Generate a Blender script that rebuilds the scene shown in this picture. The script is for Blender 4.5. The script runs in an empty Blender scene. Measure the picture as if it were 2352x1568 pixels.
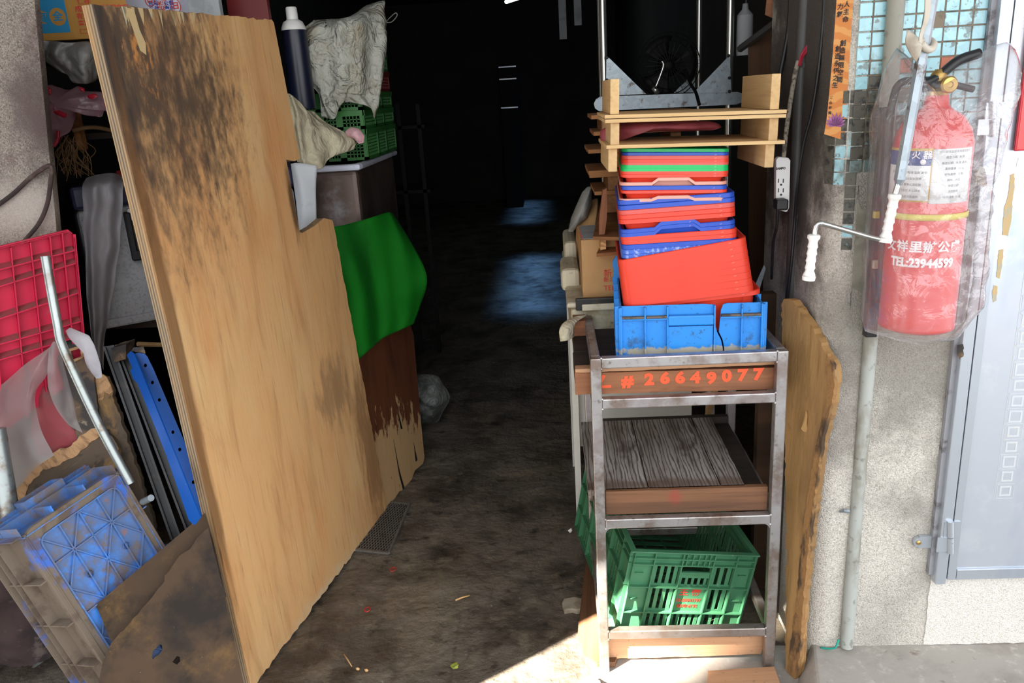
import bpy, bmesh, math, random
from mathutils import Vector, Matrix, noise, geometry
SC = bpy.context.scene
COL = SC.collection
R = random.Random(7)
V = Vector
# ------------------------------------------------------------------ camera
CX, CY, F = 1176.0, 784.0, 1829.0
PITCH = math.atan(F / 5927.0); ROLL = math.atan(364 / 5916.0); YAW = math.radians(3.55); EYE = 1.6
_h = V((-math.sin(YAW), math.cos(YAW), 0)); _z = V((0, 0, 1))
FW = _h * math.cos(PITCH) - _z * math.sin(PITCH)
_u0 = _h * math.sin(PITCH) + _z * math.cos(PITCH)
_r0 = V((math.cos(YAW), math.sin(YAW), 0))
CR = _r0 * math.cos(ROLL) - _u0 * math.sin(ROLL)
CU = _r0 * math.sin(ROLL) + _u0 * math.cos(ROLL)
CP = V((0, 0, EYE))
cam = bpy.data.cameras.new('camera'); co = bpy.data.objects.new('camera', cam); COL.objects.link(co)
cam.sensor_width = 36; cam.lens = 36 * F / 2352; cam.clip_start = .05; cam.clip_end = 200
m = Matrix((CR, CU, -FW)).transposed().to_4x4(); m.translation = CP
co.matrix_world = m
SC.camera = co

def ray(x, y): return FW * F + CR * (x - CX) - CU * (y - CY)
def W(x, y, X=None, Y=None, Z=None):
    """the measured point of the place seen at (x, y), on the plane X=, Y= or Z="""
    d = ray(x, y)
    t = Y / d.y if Y is not None else ((Z - EYE) / d.z if Z is not None else X / d.x)
    return CP + d * t
def on(x, y, p0, n):
    d = ray(x, y); return CP + d * ((p0 - CP).dot(n) / d.dot(n))

# ------------------------------------------------------------------ meshes
WM = {}
def frame(o, n, xd):
    n = n.normalized(); x = (xd - n * xd.dot(n)).normalized(); y = n.cross(x)
    M = Matrix((x, y, n)).transposed().to_4x4(); M.translation = o
    return M
class MB:
    def __init__(s): s.v = []; s.f = []; s.mi = []
    def add(s, vs, fs, M=None, mi=0):
        b = len(s.v)
        s.v += [(M @ V(p)) if M is not None else V(p) for p in vs]
        s.f += [tuple(i + b for i in f) for f in fs]; s.mi += [mi] * len(fs)
        return s
    def box(s, x0, x1, y0, y1, z0, z1, M=None, mi=0):
        vs = [(x, y, z) for z in (z0, z1) for y in (y0, y1) for x in (x0, x1)]
        return s.add(vs, [(0, 2, 3, 1), (4, 5, 7, 6), (0, 1, 5, 4), (2, 6, 7, 3), (0, 4, 6, 2), (1, 3, 7, 5)], M, mi)
    def poly(s, pts, t, M=None, holes=(), mi=0):
        """2-D outline (and holes) with its front at z=0 and its back at z=-t"""
        loops = [list(pts)] + [list(h) for h in holes]
        tris = geometry.tessellate_polygon([[V((p[0], p[1], 0)) for p in l] for l in loops])
        flat = [p for l in loops for p in l]; n = len(flat)
        vs = [(p[0], p[1], 0) for p in flat] + [(p[0], p[1], -t) for p in flat]
        fs = []
        for a, b, c in tris:
            pa, pb, pc = flat[a], flat[b], flat[c]
            cr = (pb[0]-pa[0])*(pc[1]-pa[1])-(pb[1]-pa[1])*(pc[0]-pa[0])
            if cr < 0: b, c = c, b
            fs += [(a, b, c), (a + n, c + n, b + n)]
        k = 0
        for li, l in enumerate(loops):
            ar = sum(l[i][0]*l[(i+1) % len(l)][1]-l[(i+1) % len(l)][0]*l[i][1] for i in range(len(l)))
            fl = (ar < 0) != (li > 0)
            for i in range(len(l)):
                a, b = k + i, k + (i + 1) % len(l)
                if fl: a, b = b, a
                fs.append((a, a + n, b + n, b))
            k += len(l)
        return s.add(vs, fs, M, mi)
    def tube(s, path, r, n=10, cap=True, mi=0):
        path = [V(p) for p in path]; rs = r if isinstance(r, (list, tuple)) else [r] * len(path)
        vs = []; fs = []; prev = None
        for i, p in enumerate(path):
            t = (path[min(i + 1, len(path) - 1)] - path[max(i - 1, 0)])
            if t.length < 1e-9: t = V((0, 0, 1))
            t.normalize()
            if prev is None: a = t.orthogonal().normalized()
            else:
                a = prev - t * prev.dot(t); a = a.normalized() if a.length > 1e-6 else t.orthogonal().normalized()
            prev = a; b = t.cross(a)
            vs += [p + (a * math.cos(2*math.pi*k/n) + b * math.sin(2*math.pi*k/n)) * rs[i] for k in range(n)]
        for i in range(len(path) - 1):
            for k in range(n):
                fs.append((i*n+k, i*n+(k+1) % n, (i+1)*n+(k+1) % n, (i+1)*n+k))
        if cap: fs += [tuple(range(n - 1, -1, -1)), tuple(range((len(path)-1)*n, len(path)*n))]
        return s.add(vs, fs, None, mi)
    def lathe(s, prof, M=None, n=28, mi=0):
        vs = []; fs = []
        for r, z in prof:
            vs += [(r*math.cos(2*math.pi*k/n), r*math.sin(2*math.pi*k/n), z) for k in range(n)]
        for i in range(len(prof) - 1):
            for k in range(n): fs.append((i*n+k, i*n+(k+1) % n, (i+1)*n+(k+1) % n, (i+1)*n+k))
        fs += [tuple(range(n - 1, -1, -1)), tuple(range((len(prof)-1)*n, len(prof)*n))]
        return s.add(vs, fs, M, mi)
    def grid(s, rows, M=None, close=False, mi=0):
        h = len(rows); w = len(rows[0]); fs = []
        for i in range(h - 1):
            for k in range(w if close else w - 1): fs.append((i*w+k, i*w+(k+1) % w, (i+1)*w+(k+1) % w, (i+1)*w+k))
        return s.add([p for r in rows for p in r], fs, M, mi)
    def build(s, name, mat, parent=None, M=None, smooth=False, bevel=0, solid=0, sub=0):
        me = bpy.data.meshes.new(name); me.from_pydata([tuple(p) for p in s.v], [], s.f)
        for mm in (mat if isinstance(mat, (list, tuple)) else [mat]): me.materials.append(mm)
        for p, mi in zip(me.polygons, s.mi): p.material_index = mi; p.use_smooth = bool(smooth)
        me.update()
        if smooth == 'auto':
            me.set_sharp_from_angle(angle=math.radians(40))
        o = bpy.data.objects.new(name, me); COL.objects.link(o)
        M = M if M is not None else Matrix()
        if parent is not None:
            o.parent = parent; o.matrix_parent_inverse = WM[parent.name].inverted()
        o.matrix_basis = M; WM[o.name] = M.copy()
        if solid:
            md = o.modifiers.new('thickness', 'SOLIDIFY'); md.thickness = solid; md.offset = 0
        if sub:
            md = o.modifiers.new('subdivision', 'SUBSURF'); md.levels = sub; md.render_levels = sub
        if bevel:
            md = o.modifiers.new('bevel', 'BEVEL'); md.width = bevel; md.segments = 2; md.limit_method = 'ANGLE'; md.angle_limit = math.radians(40)
        return o
def tag(o, label=None, cat=None, group=None, kind=None):
    if label: o['label'] = label
    if cat: o['category'] = cat
    if group: o['group'] = group
    if kind: o['kind'] = kind
    return o
def thing(name, label, cat, loc=(0, 0, 0), group=None, M=None):
    o = bpy.data.objects.new(name, None); COL.objects.link(o); o.empty_display_size = .05
    M = M if M is not None else Matrix.Translation(V(loc))
    o.matrix_basis = M; WM[o.name] = M.copy()
    return tag(o, label, cat, group)
def struct(o): o['kind'] = 'structure'; return o
def copy_thing(root, M, label, group=None):
    r = root.copy(); COL.objects.link(r); r.matrix_basis = M; WM[r.name] = M.copy(); r['label'] = label
    if group: r['group'] = group
    for ch in list(root.children):
        c = ch.copy(); COL.objects.link(c); c.parent = r
        for g in list(ch.children):
            d = g.copy(); COL.objects.link(d); d.parent = c
    return r

class PL:
    """a plane of the place: o a point on it, n its normal towards the viewer"""
    def __init__(s, o, n):
        s.o = V(o); s.n = V(n).normalized()
        if (CP - s.o).dot(s.n) < 0: s.n = -s.n
    def p(s, x, y): return on(x, y, s.o, s.n)
def PY(Y): return PL((0, Y, 0), (0, -1, 0))
def PXc(X): return PL((X, 0, 0), (1, 0, 0))
def PZ(Z): return PL((0, 0, Z), (0, 0, 1))
def P3(a, b, c):
    """plane through three measured points (x, y, depth Y)"""
    A, B, C = [W(q[0], q[1], Y=q[2]) for q in (a, b, c)]
    return PL(A, (B - A).cross(C - A))
def jag(pts, amp, step, closed=True, edges=None, seed=1):
    """chew the straight edges of an outline"""
    rr = random.Random(seed); out = []
    if max(abs(c) for q in pts for c in q) > 12: amp, step = amp*900, step*900     # measured in the photograph's pixels
    n = len(pts)
    for i in range(n):
        a, b = V(pts[i]).to_2d(), V(pts[(i + 1) % n]).to_2d()
        out.append(tuple(a))
        if edges is not None and i not in edges: continue
        L = (b - a).length; k = int(L / step)
        d = (b - a).normalized(); nn = V((-d.y, d.x))
        for j in range(1, k):
            q = a + d * (L * j / k) + nn * rr.uniform(-amp, amp) + d * rr.uniform(-.3, .3) * step
            out.append(tuple(q))
    return out
def slab(name, pts, pl, t, mat, parent=None, xd=None, holes=(), bevel=0, smooth=False):
    """outline measured on plane pl, t thick behind it; local x runs along xd (two measured points) - the grain"""
    P = [pl.p(*q) for q in pts]
    o = sum(P, V()) / len(P)
    d = (pl.p(*xd[1]) - pl.p(*xd[0])) if xd else (P[1] - P[0])
    M = frame(o, pl.n, d); I = M.inverted()
    l2 = lambda q: tuple((I @ q).to_2d())
    mb = MB().poly([l2(q) for q in P], t, None, [[l2(pl.p(*q)) for q in h] for h in holes])
    return mb.build(name, mat, parent, M, bevel=bevel, smooth=smooth)
def circ(x, y, rx, ry=None, n=12): return [(x + rx*math.cos(2*math.pi*k/n), y + (ry or rx)*math.sin(2*math.pi*k/n)) for k in range(n)]
def cr(p0, p1, p2, p3, t):
    return 0.5*((2*p1)+(p2-p0)*t+(2*p0-5*p1+4*p2-p3)*t*t+(3*p1-p0-3*p2+p3)*t*t*t)
def spline(pts, n=8):
    pts = [V(p) for p in pts]; q = [pts[0]*2-pts[1]] + pts + [pts[-1]*2-pts[-2]]; out = []
    for i in range(len(pts)-1):
        for k in range(n): out.append(cr(q[i], q[i+1], q[i+2], q[i+3], k/n))
    out.append(pts[-1]); return out
def cloth(name, rows, mat, parent=None, n=8, amp=.01, freq=9, th=.003, seed=0, fold=None):
    """a draped sheet through a net of measured points (x, y, depth)"""
    g = [[W(q[0], q[1], Y=q[2]) for q in r] for r in rows]
    g = [spline(r, n) for r in g]
    cols = list(zip(*g)); cols = [spline(list(c), n) for c in cols]
    g = [list(r) for r in zip(*cols)]
    off = V((seed*3.7, seed*1.3, 0)); h = len(g); w = len(g[0])
    for i in range(h):
        for k in range(w):
            p = g[i][k]; q = p * freq + off
            d = noise.noise(q) + .5*noise.noise(q*2.3)
            if fold: d += fold[1]*math.sin(k/(w-1)*fold[0]*2*math.pi + 2*noise.noise(p*4+off))
            e = noise.noise(q*.8+V((9, 2, 5)))
            g[i][k] = p + (p-CP).normalized()*(d*amp) + V((1, 0, 0))*e*amp*.3
    return MB().grid(g).build(name, mat, parent, smooth=True, solid=th)
def puff(name, out, Y, front, back, mat, parent=None, amp=.008, freq=14, seed=0, N=72, K=12, pw=2.5, cen=None, solid=0, crease=0):
    """a closed soft body (bag, bundle) on a measured outline, round in depth"""
    P = [W(x, y, Y=Y) if not isinstance(Y, (list, tuple)) else W(x, y, Y=Y[i]) for i, (x, y) in enumerate(out)]
    L = [0]
    for i in range(len(P)): L.append(L[-1] + (P[(i+1) % len(P)]-P[i]).length)
    ring = []
    for k in range(N):
        d = L[-1]*k/N; i = max(j for j in range(len(P)) if L[j] <= d + 1e-9)
        ring.append(P[i].lerp(P[(i+1) % len(P)], (d-L[i])/max(1e-9, L[i+1]-L[i])))
    c = W(*cen, Y=Y if not isinstance(Y, (list, tuple)) else Y[0]) if cen else sum(ring, V())/N
    off = V((seed*2.1, seed*5.3, seed)); rows = []
    for side, b in ((1, front), (-1, back)):
        rr = []
        for k in range(K+1):
            s = 1-k/K if side == 1 else k/K
            if side == -1 and k == 0: s = 0.0
            r = []
            for p in ring:
                q = c.lerp(p, max(s, .02)); w = b*(1-max(s, .02)**pw)
                nz = noise.noise(q*freq+off) + .6*noise.noise(q*freq*2.4+off)
                if crease: nz += crease*(1-abs(noise.noise(q*freq*1.7+off*2))*2.5)
                edge = min(1, (1-s)*4)
                r.append(q + V((0, -side, 0))*w + V((0, -side, 0))*nz*amp*edge + V((noise.noise(q*freq+off+V((7, 0, 0))), 0, noise.noise(q*freq+off+V((0, 7, 0)))))*amp*.5)
            rr.append(r)
        rows.append(rr)
    mb = MB(); fr = rows[0][::-1]  # centre -> edge
    bk = rows[1][1:]
    allr = fr + bk[::-1]
    mb.grid(allr, close=True)
    b = 0; mb.f.append(tuple(range(N-1, -1, -1))); mb.mi.append(0)
    b = (len(allr)-1)*N; mb.f.append(tuple(range(b, b+N))); mb.mi.append(0)
    return mb.build(name, mat, parent, smooth=True)
def text(name, body, size, mat, M, parent, align='CENTER', bend=None, th=.0006, sx=1.0, bold=0, spacing=1.0, line=1.0):
    cu = bpy.data.curves.new('t', 'FONT'); cu.body = body; cu.size = size; cu.align_x = align; cu.align_y = 'CENTER'
    cu.offset = bold; cu.space_character = spacing; cu.space_line = line; cu.resolution_u = 3
    to = bpy.data.objects.new('t', cu); COL.objects.link(to)
    dg = bpy.context.evaluated_depsgraph_get(); dg.update()
    me = bpy.data.meshes.new_from_object(to.evaluated_get(dg))
    vs = [V((v.co.x*sx, v.co.y, th)) for v in me.vertices]; fs = [tuple(p.vertices) for p in me.polygons]
    bpy.data.objects.remove(to); bpy.data.curves.remove(cu); bpy.data.meshes.remove(me)
    if bend: vs = [bend(p) for p in vs]
    return MB().add(vs, fs).build(name, mat, parent, M)

# ------------------------------------------------------------------ materials
def C(r, g, b):
    f = lambda u: (u/12.92 if u <= .04045 else ((u+.055)/1.055)**2.4)
    return (f(r/255), f(g/255), f(b/255), 1)
def mat(name, base, rough=.6, metal=0, layers=(), bump=(), rot=(0, 0, 0), spec=.5, emit=None, coat=0, rlayers=(), sheen=0, trans=0, sss=0):
    """procedural material. layer = dict(t type, s scale, sc stretch, lo, hi, c colour, k strength, d detail)"""
    m = bpy.data.materials.new(name); m.use_nodes = True
    nt = m.node_tree; N = nt.nodes; L = nt.links; bs = N['Principled BSDF']
    bs.inputs['Roughness'].default_value = rough; bs.inputs['Metallic'].default_value = metal
    bs.inputs['Specular IOR Level'].default_value = spec
    if coat: bs.inputs['Coat Weight'].default_value = coat; bs.inputs['Coat Roughness'].default_value = .15
    if emit: bs.inputs['Emission Color'].default_value = emit[0]; bs.inputs['Emission Strength'].default_value = emit[1]
    tc = N.new('ShaderNodeTexCoord')
    mp0 = N.new('ShaderNodeMapping'); mp0.inputs['Rotation'].default_value = rot; L.new(tc.outputs['Object'], mp0.inputs[0])
    def field(l):
        mp = N.new('ShaderNodeMapping'); L.new(mp0.outputs[0], mp.inputs[0])
        mp.inputs['Scale'].default_value = l.get('sc', (1, 1, 1)); mp.inputs['Location'].default_value = l.get('off', (0, 0, 0))
        t = l.get('t', 'noise')
        if t == 'noise':
            n = N.new('ShaderNodeTexNoise'); n.inputs['Scale'].default_value = l['s']; n.inputs['Detail'].default_value = l.get('d', 5); n.inputs['Roughness'].default_value = l.get('r', .6)
            n.inputs['Distortion'].default_value = l.get('dist', 0)
            L.new(mp.outputs[0], n.inputs['Vector']); return n.outputs['Fac']
        if t == 'vor':
            n = N.new('ShaderNodeTexVoronoi'); n.inputs['Scale'].default_value = l['s']; L.new(mp.outputs[0], n.inputs['Vector'])
            if l.get('f') == 'edge': n.feature = 'DISTANCE_TO_EDGE'
            if l.get('f') == 'cell':
                sp = N.new('ShaderNodeSeparateColor'); L.new(n.outputs['Color'], sp.inputs[0]); return sp.outputs[0]
            return n.outputs['Distance']
        if t == 'wave':
            n = N.new('ShaderNodeTexWave'); n.inputs['Scale'].default_value = l['s']; n.inputs['Distortion'].default_value = l.get('dist', 4); n.inputs['Detail'].default_value = l.get('d', 3)
            n.inputs['Detail Scale'].default_value = l.get('ds', 1); n.bands_direction = l.get('dir', 'Y'); L.new(mp.outputs[0], n.inputs['Vector']); return n.outputs['Fac']
        if t == 'spot':   # a stain of its own shape round a point
            vm = N.new('ShaderNodeVectorMath'); vm.operation = 'SUBTRACT'; L.new(mp0.outputs[0], vm.inputs[0]); vm.inputs[1].default_value = l['at']
            vd = N.new('ShaderNodeVectorMath'); vd.operation = 'DIVIDE'; L.new(vm.outputs[0], vd.inputs[0]); vd.inputs[1].default_value = l['rad']
            ln = N.new('ShaderNodeVectorMath'); ln.operation = 'LENGTH'; L.new(vd.outputs[0], ln.inputs[0])
            nz = N.new('ShaderNodeTexNoise'); nz.inputs['Scale'].default_value = l['s']; nz.inputs['Detail'].default_value = 6; nz.inputs['Roughness'].default_value = .65; L.new(mp.outputs[0], nz.inputs['Vector'])
            a = N.new('ShaderNodeMath'); a.operation = 'MULTIPLY_ADD'; L.new(nz.outputs['Fac'], a.inputs[0]); a.inputs[1].default_value = l.get('nk', 1.6); 
            b = N.new('ShaderNodeMath'); b.operation = 'SUBTRACT'; b.inputs[0].default_value = 1.0 - l.get('nk', 1.6)*.5; L.new(ln.outputs['Value'], b.inputs[1]); L.new(b.outputs[0], a.inputs[2]); return a.outputs[0]
    def ramp(sock, lo, hi):
        r = N.new('ShaderNodeMapRange'); r.inputs['From Min'].default_value = lo; r.inputs['From Max'].default_value = hi; r.interpolation_type = 'SMOOTHSTEP'; L.new(sock, r.inputs['Value']); return r.outputs[0]
    col = None
    rgb = N.new('ShaderNodeRGB'); rgb.outputs[0].default_value = base; col = rgb.outputs[0]
    for l in layers:
        f = ramp(field(l), l.get('lo', .4), l.get('hi', .6))
        k = N.new('ShaderNodeMath'); k.operation = 'MULTIPLY'; L.new(f, k.inputs[0]); k.inputs[1].default_value = l.get('k', 1)
        mx = N.new('ShaderNodeMix'); mx.data_type = 'RGBA'; L.new(k.outputs[0], mx.inputs['Factor']); L.new(col, mx.inputs['A']); mx.inputs['B'].default_value = l['c']
        col = mx.outputs['Result']
    L.new(col, bs.inputs['Base Color'])
    if rlayers:
        v = N.new('ShaderNodeValue'); v.outputs[0].default_value = rough; s = v.outputs[0]
        for l in rlayers:
            f = ramp(field(l), l.get('lo', .4), l.get('hi', .6)); mx = N.new('ShaderNodeMix'); L.new(f, mx.inputs['Factor']); L.new(s, mx.inputs['A']); mx.inputs['B'].default_value = l['v']; s = mx.outputs['Result']
        L.new(s, bs.inputs['Roughness'])
    prev = None
    for l in bump:
        bn = N.new('ShaderNodeBump'); bn.inputs['Strength'].default_value = l.get('k', .3); bn.inputs['Distance'].default_value = l.get('h', .003)
        f = field(l)
        if 'lo' in l: f = ramp(f, l['lo'], l['hi'])
        L.new(f, bn.inputs['Height'])
        if prev: L.new(prev, bn.inputs['Normal'])
        prev = bn.outputs[0]
    if prev: L.new(prev, bs.inputs['Normal'])
    if trans:
        out = N['Material Output']; tl = N.new('ShaderNodeBsdfTranslucent'); L.new(col, tl.inputs[0]); mx = N.new('ShaderNodeMixShader'); mx.inputs[0].default_value = trans
        L.new(bs.outputs[0], mx.inputs[1]); L.new(tl.outputs[0], mx.inputs[2]); L.new(mx.outputs[0], out.inputs[0])
    return m
def film(name, tint, clear=.75, rough=.12, s=30, k=.5, white=.12, layers=(), diff=None, gloss=1.0):
    """thin polythene: mostly see-through, with gloss and a little milkiness"""
    m = bpy.data.materials.new(name); m.use_nodes = True; nt = m.node_tree; N = nt.nodes; L = nt.links
    N.remove(N['Principled BSDF']); out = N['Material Output']
    tr = N.new('ShaderNodeBsdfTransparent'); tr.inputs[0].default_value = tint
    gl = N.new('ShaderNodeBsdfGlossy'); gl.inputs['Roughness'].default_value = rough
    df = N.new('ShaderNodeBsdfDiffuse'); df.inputs[0].default_value = diff or tint
    tl = N.new('ShaderNodeBsdfTranslucent'); tl.inputs[0].default_value = diff or tint
    tc = N.new('ShaderNodeTexCoord'); nz = N.new('ShaderNodeTexNoise'); nz.inputs['Scale'].default_value = s; nz.inputs['Detail'].default_value = 4; nz.inputs['Distortion'].default_value = 1.5
    L.new(tc.outputs['Object'], nz.inputs['Vector'])
    bp = N.new('ShaderNodeBump'); bp.inputs['Strength'].default_value = k; bp.inputs['Distance'].default_value = .01; L.new(nz.outputs['Fac'], bp.inputs['Height'])
    L.new(bp.outputs[0], gl.inputs['Normal']); L.new(bp.outputs[0], df.inputs['Normal'])
    ad = N.new('ShaderNodeMixShader'); ad.inputs[0].default_value = .5; L.new(df.outputs[0], ad.inputs[1]); L.new(tl.outputs[0], ad.inputs[2])
    m1 = N.new('ShaderNodeMixShader'); m1.inputs[0].default_value = white/(white+clear); L.new(tr.outputs[0], m1.inputs[1]); L.new(ad.outputs[0], m1.inputs[2])
    fr = N.new('ShaderNodeMath'); fr.operation = 'MULTIPLY_ADD'; fr.inputs[1].default_value = .75; fr.inputs[2].default_value = .05
    lw = N.new('ShaderNodeLayerWeight'); lw.inputs[0].default_value = .5; pw_ = N.new('ShaderNodeMath'); pw_.operation = 'POWER'; pw_.inputs[1].default_value = 4.5; L.new(lw.outputs['Facing'], pw_.inputs[0]); L.new(pw_.outputs[0], fr.inputs[0])
    
    m2 = N.new('ShaderNodeMixShader'); fk = N.new('ShaderNodeMath'); fk.operation = 'MULTIPLY'; fk.inputs[1].default_value = gloss; L.new(fr.outputs[0], fk.inputs[0]); L.new(fk.outputs[0], m2.inputs[0]); L.new(m1.outputs[0], m2.inputs[1]); L.new(gl.outputs[0], m2.inputs[2])
    L.new(m2.outputs[0], out.inputs[0]); return m
def wood(name, base, dark, light=None, rough=.75, s=1, k=.6, layers=(), bump=.25):
    """grain runs along local x"""
    ls = [dict(s=9*s, sc=(.12, 1.6, 1.6), lo=.35, hi=.7, c=dark, k=k, d=6, dist=.6),
          dict(s=60*s, sc=(.05, 1.5, 1.5), lo=.45, hi=.75, c=dark, k=k*.7, d=4)]
    if light: ls.insert(0, dict(s=5*s, sc=(.2, 1.2, 1.2), lo=.45, hi=.7, c=light, k=.7))
    return mat(name, base, rough, layers=ls+list(layers), bump=[dict(s=60*s, sc=(.05, 1.5, 1.5), k=bump, h=.002)])
# ------------------------------------------------------------------ the materials of the place
m_ply = mat('worn plywood', C(214,166,112), .7, layers=[dict(s=2.2, sc=(.6,1.4,1), off=(3,1,0), lo=.45, hi=.7, c=C(206,140,84), k=.7, d=6), 
    dict(s=3, sc=(.5,1.5,1), lo=.45, hi=.75, c=C(218,180,128), k=.8),
    dict(s=9, sc=(.22,1.5,1), lo=.46, hi=.74, c=C(172,124,76), k=.6, d=8, dist=.8),
    dict(s=60, sc=(.06,1.5,1), lo=.55, hi=.75, c=C(130,88,52), k=.55, d=5),
    dict(s=130, sc=(.02,1.3,1), lo=.55, hi=.8, c=C(226,190,140), k=.4, d=3),
    dict(s=26, sc=(.12,1.2,1), lo=.63, hi=.75, c=C(92,62,40), k=.6, d=5),
    dict(t='spot', at=(1.70,-.10,0), rad=(.46,.36,9), s=24, sc=(.5,1.3,1), nk=2.6, lo=-.3, hi=.95, c=C(72,57,47), k=.95),
    dict(t='spot', at=(1.62,-.33,0), rad=(.34,.24,9), s=30, sc=(.6,1.3,1), nk=3.0, lo=.0, hi=1.1, c=C(80,63,50), k=.9),
    dict(t='spot', at=(1.78,-.0,0), rad=(.55,.10,9), s=26, sc=(.3,1.4,1), nk=2.2, lo=.0, hi=.9, c=C(52,44,40), k=.9), dict(t='spot', at=(1.74,-.12,0), rad=(.3,.12,9), s=40, sc=(.6,1.3,1), nk=3.2, lo=.7, hi=1.3, c=C(196,132,70), k=.85),
    dict(t='spot', at=(1.0,-.02,0), rad=(1.0,.035,9), s=12, sc=(.2,1.4,1), nk=1.2, lo=.1, hi=.6, c=C(110,74,40), k=.8),
    dict(t='spot', at=(1.30,-.73,0), rad=(.20,.035,9), s=9, nk=.8, lo=.1, hi=.7, c=C(64,42,24), k=.85),
    dict(t='spot', at=(.62,-.80,0), rad=(.22,.22,9), s=18, sc=(.4,1.4,1), nk=2.0, lo=.25, hi=.8, c=C(128,102,74), k=.6),
    dict(t='spot', at=(.3,-1.0,0), rad=(.55,.14,9), s=18, sc=(.3,1.4,1), nk=1.8, lo=.2, hi=.7, c=C(120,84,52), k=.7),
    dict(t='spot', at=(.0,-.5,0), rad=(.06,.6,9), s=22, nk=1.6, lo=.2, hi=1.0, c=C(206,184,150), k=.6),
    ], bump=[dict(s=70, sc=(.05,1.5,1), k=.35, h=.002), dict(s=6, k=.15, h=.01)])
m_plyedge = mat('plywood edge layers', C(150,128,100), .8, layers=[
    dict(t='wave', s=42, dir='Z', dist=.6, lo=.4, hi=.6, c=C(92,80,68), k=.9), dict(s=40, sc=(.06,1,1), lo=.4, hi=.7, c=C(200,150,90), k=.6)])
m_concf = mat('old shop floor', C(108,99,88), .5, layers=[
    dict(s=3.2, lo=.4, hi=.65, c=C(62,54,46), k=.9, d=8), dict(s=9, lo=.52, hi=.66, c=C(122,112,96), k=.6, d=8),
    dict(s=20, lo=.55, hi=.7, c=C(38,34,31), k=.7, d=6), dict(t='vor', f='edge', s=3.1, lo=.02, hi=.0, c=C(40,36,32), k=.25), dict(s=1.6, off=(4,2,0), lo=.54, hi=.66, c=C(128,116,96), k=.5, d=8),
    dict(s=55, lo=.66, hi=.74, c=C(176,170,160), k=.5)],
    bump=[dict(s=4, k=.8, h=.05, d=8), dict(s=14, k=.6, h=.015, d=8), dict(s=50, k=.4, h=.005, d=6)], rlayers=[dict(s=5, lo=.42, hi=.6, v=.28)])
m_conc = mat('light concrete', C(172,166,158), .85, layers=[dict(s=5, lo=.4, hi=.65, c=C(140,132,124), k=.8, d=7), dict(s=30, lo=.55, hi=.7, c=C(200,194,186), k=.6), dict(s=18, lo=.64, hi=.72, c=C(120,100,84), k=.6)], bump=[dict(s=60, k=.3, h=.004)])
def pebble(name, a, b, c, st):
    return mat(name, a, .85, layers=[dict(t='vor', f='cell', s=330, lo=.3, hi=.9, c=b, k=.7), dict(t='vor', f='cell', s=300, off=(3,1,2), lo=.86, hi=.92, c=c, k=.5), dict(t='vor', s=330, lo=.45, hi=.75, c=c, k=.35)]+st,
               bump=[dict(t='vor', s=330, k=.7, h=-.0025), dict(s=14, k=.3, h=.006)])
m_peb = pebble('washed pebble wall', C(204,196,185), C(230,224,214), C(142,134,124), [
    dict(s=2.6, lo=.5, hi=.72, c=C(120,116,108), k=.55, d=7),
    dict(t='spot', at=(.86,1.9,1.08), rad=(.32,.6,.62), s=7, nk=1.5, lo=.05, hi=.65, c=C(112,107,97), k=.68),  # upper wall: grime, and the weaker bounce light painted in too
    dict(t='spot', at=(.605,2.15,1.62), rad=(.095,.6,.78), s=7, nk=.9, lo=.05, hi=.45, c=C(62,54,50), k=.93),  # dirty inner side, with its shadow put into the colour as well
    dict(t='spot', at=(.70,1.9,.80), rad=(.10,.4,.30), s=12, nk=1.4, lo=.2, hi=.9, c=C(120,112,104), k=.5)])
m_peb_dark = pebble('grimy pebble wall', C(120,108,100), C(150,140,132), C(58,50,46), [dict(s=3, lo=.45, hi=.6, c=C(70,58,54), k=.8, d=6), dict(s=20, lo=.6, hi=.7, c=C(50,42,40), k=.5)])
m_peb_left = pebble('pebble pillar', C(138,127,118), C(174,163,152), C(52,46,42), [dict(t='spot', at=(-1.42,2.1,1.38), rad=(.3,.5,.12), s=6, nk=.8, lo=.0, hi=.9, c=C(196,186,176), k=.6), dict(s=5, lo=.5, hi=.62, c=C(96,70,72), k=.75, d=6), dict(t='spot', at=(-1.36,2.1,1.62), rad=(.12,.5,.26), s=9, nk=1.4, lo=.2, hi=.7, c=C(92,78,76), k=.8)])  # overhang shade painted in over real grime: darker base, paler patch lower
m_plaster = mat('grey plaster', C(158,152,138), .9, layers=[dict(s=7, lo=.4, hi=.62, c=C(118,114,100), k=.85, d=7), dict(s=22, lo=.55, hi=.72, c=C(176,170,156), k=.6)], bump=[dict(s=30, k=.5, h=.006, d=7)])
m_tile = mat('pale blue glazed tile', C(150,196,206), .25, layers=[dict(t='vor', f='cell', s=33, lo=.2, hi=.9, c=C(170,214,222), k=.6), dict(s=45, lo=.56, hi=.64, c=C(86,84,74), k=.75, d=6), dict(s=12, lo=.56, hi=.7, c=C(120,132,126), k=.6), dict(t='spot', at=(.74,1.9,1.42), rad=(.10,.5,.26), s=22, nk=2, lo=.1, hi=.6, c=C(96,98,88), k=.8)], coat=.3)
m_tiledk = mat('blackened tile', C(84,82,72), .5, layers=[dict(s=60, lo=.5, hi=.62, c=C(34,32,30), k=.9), dict(s=30, lo=.6, hi=.7, c=C(150,170,168), k=.7)])
m_tileor = mat('orange tile', C(176,96,66), .35, layers=[dict(s=40, lo=.5, hi=.7, c=C(120,66,50), k=.6)])
m_grout = mat('dirty grout', C(128,116,100), .95, layers=[dict(s=30, lo=.45, hi=.65, c=C(78,68,60), k=.8)])
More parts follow.
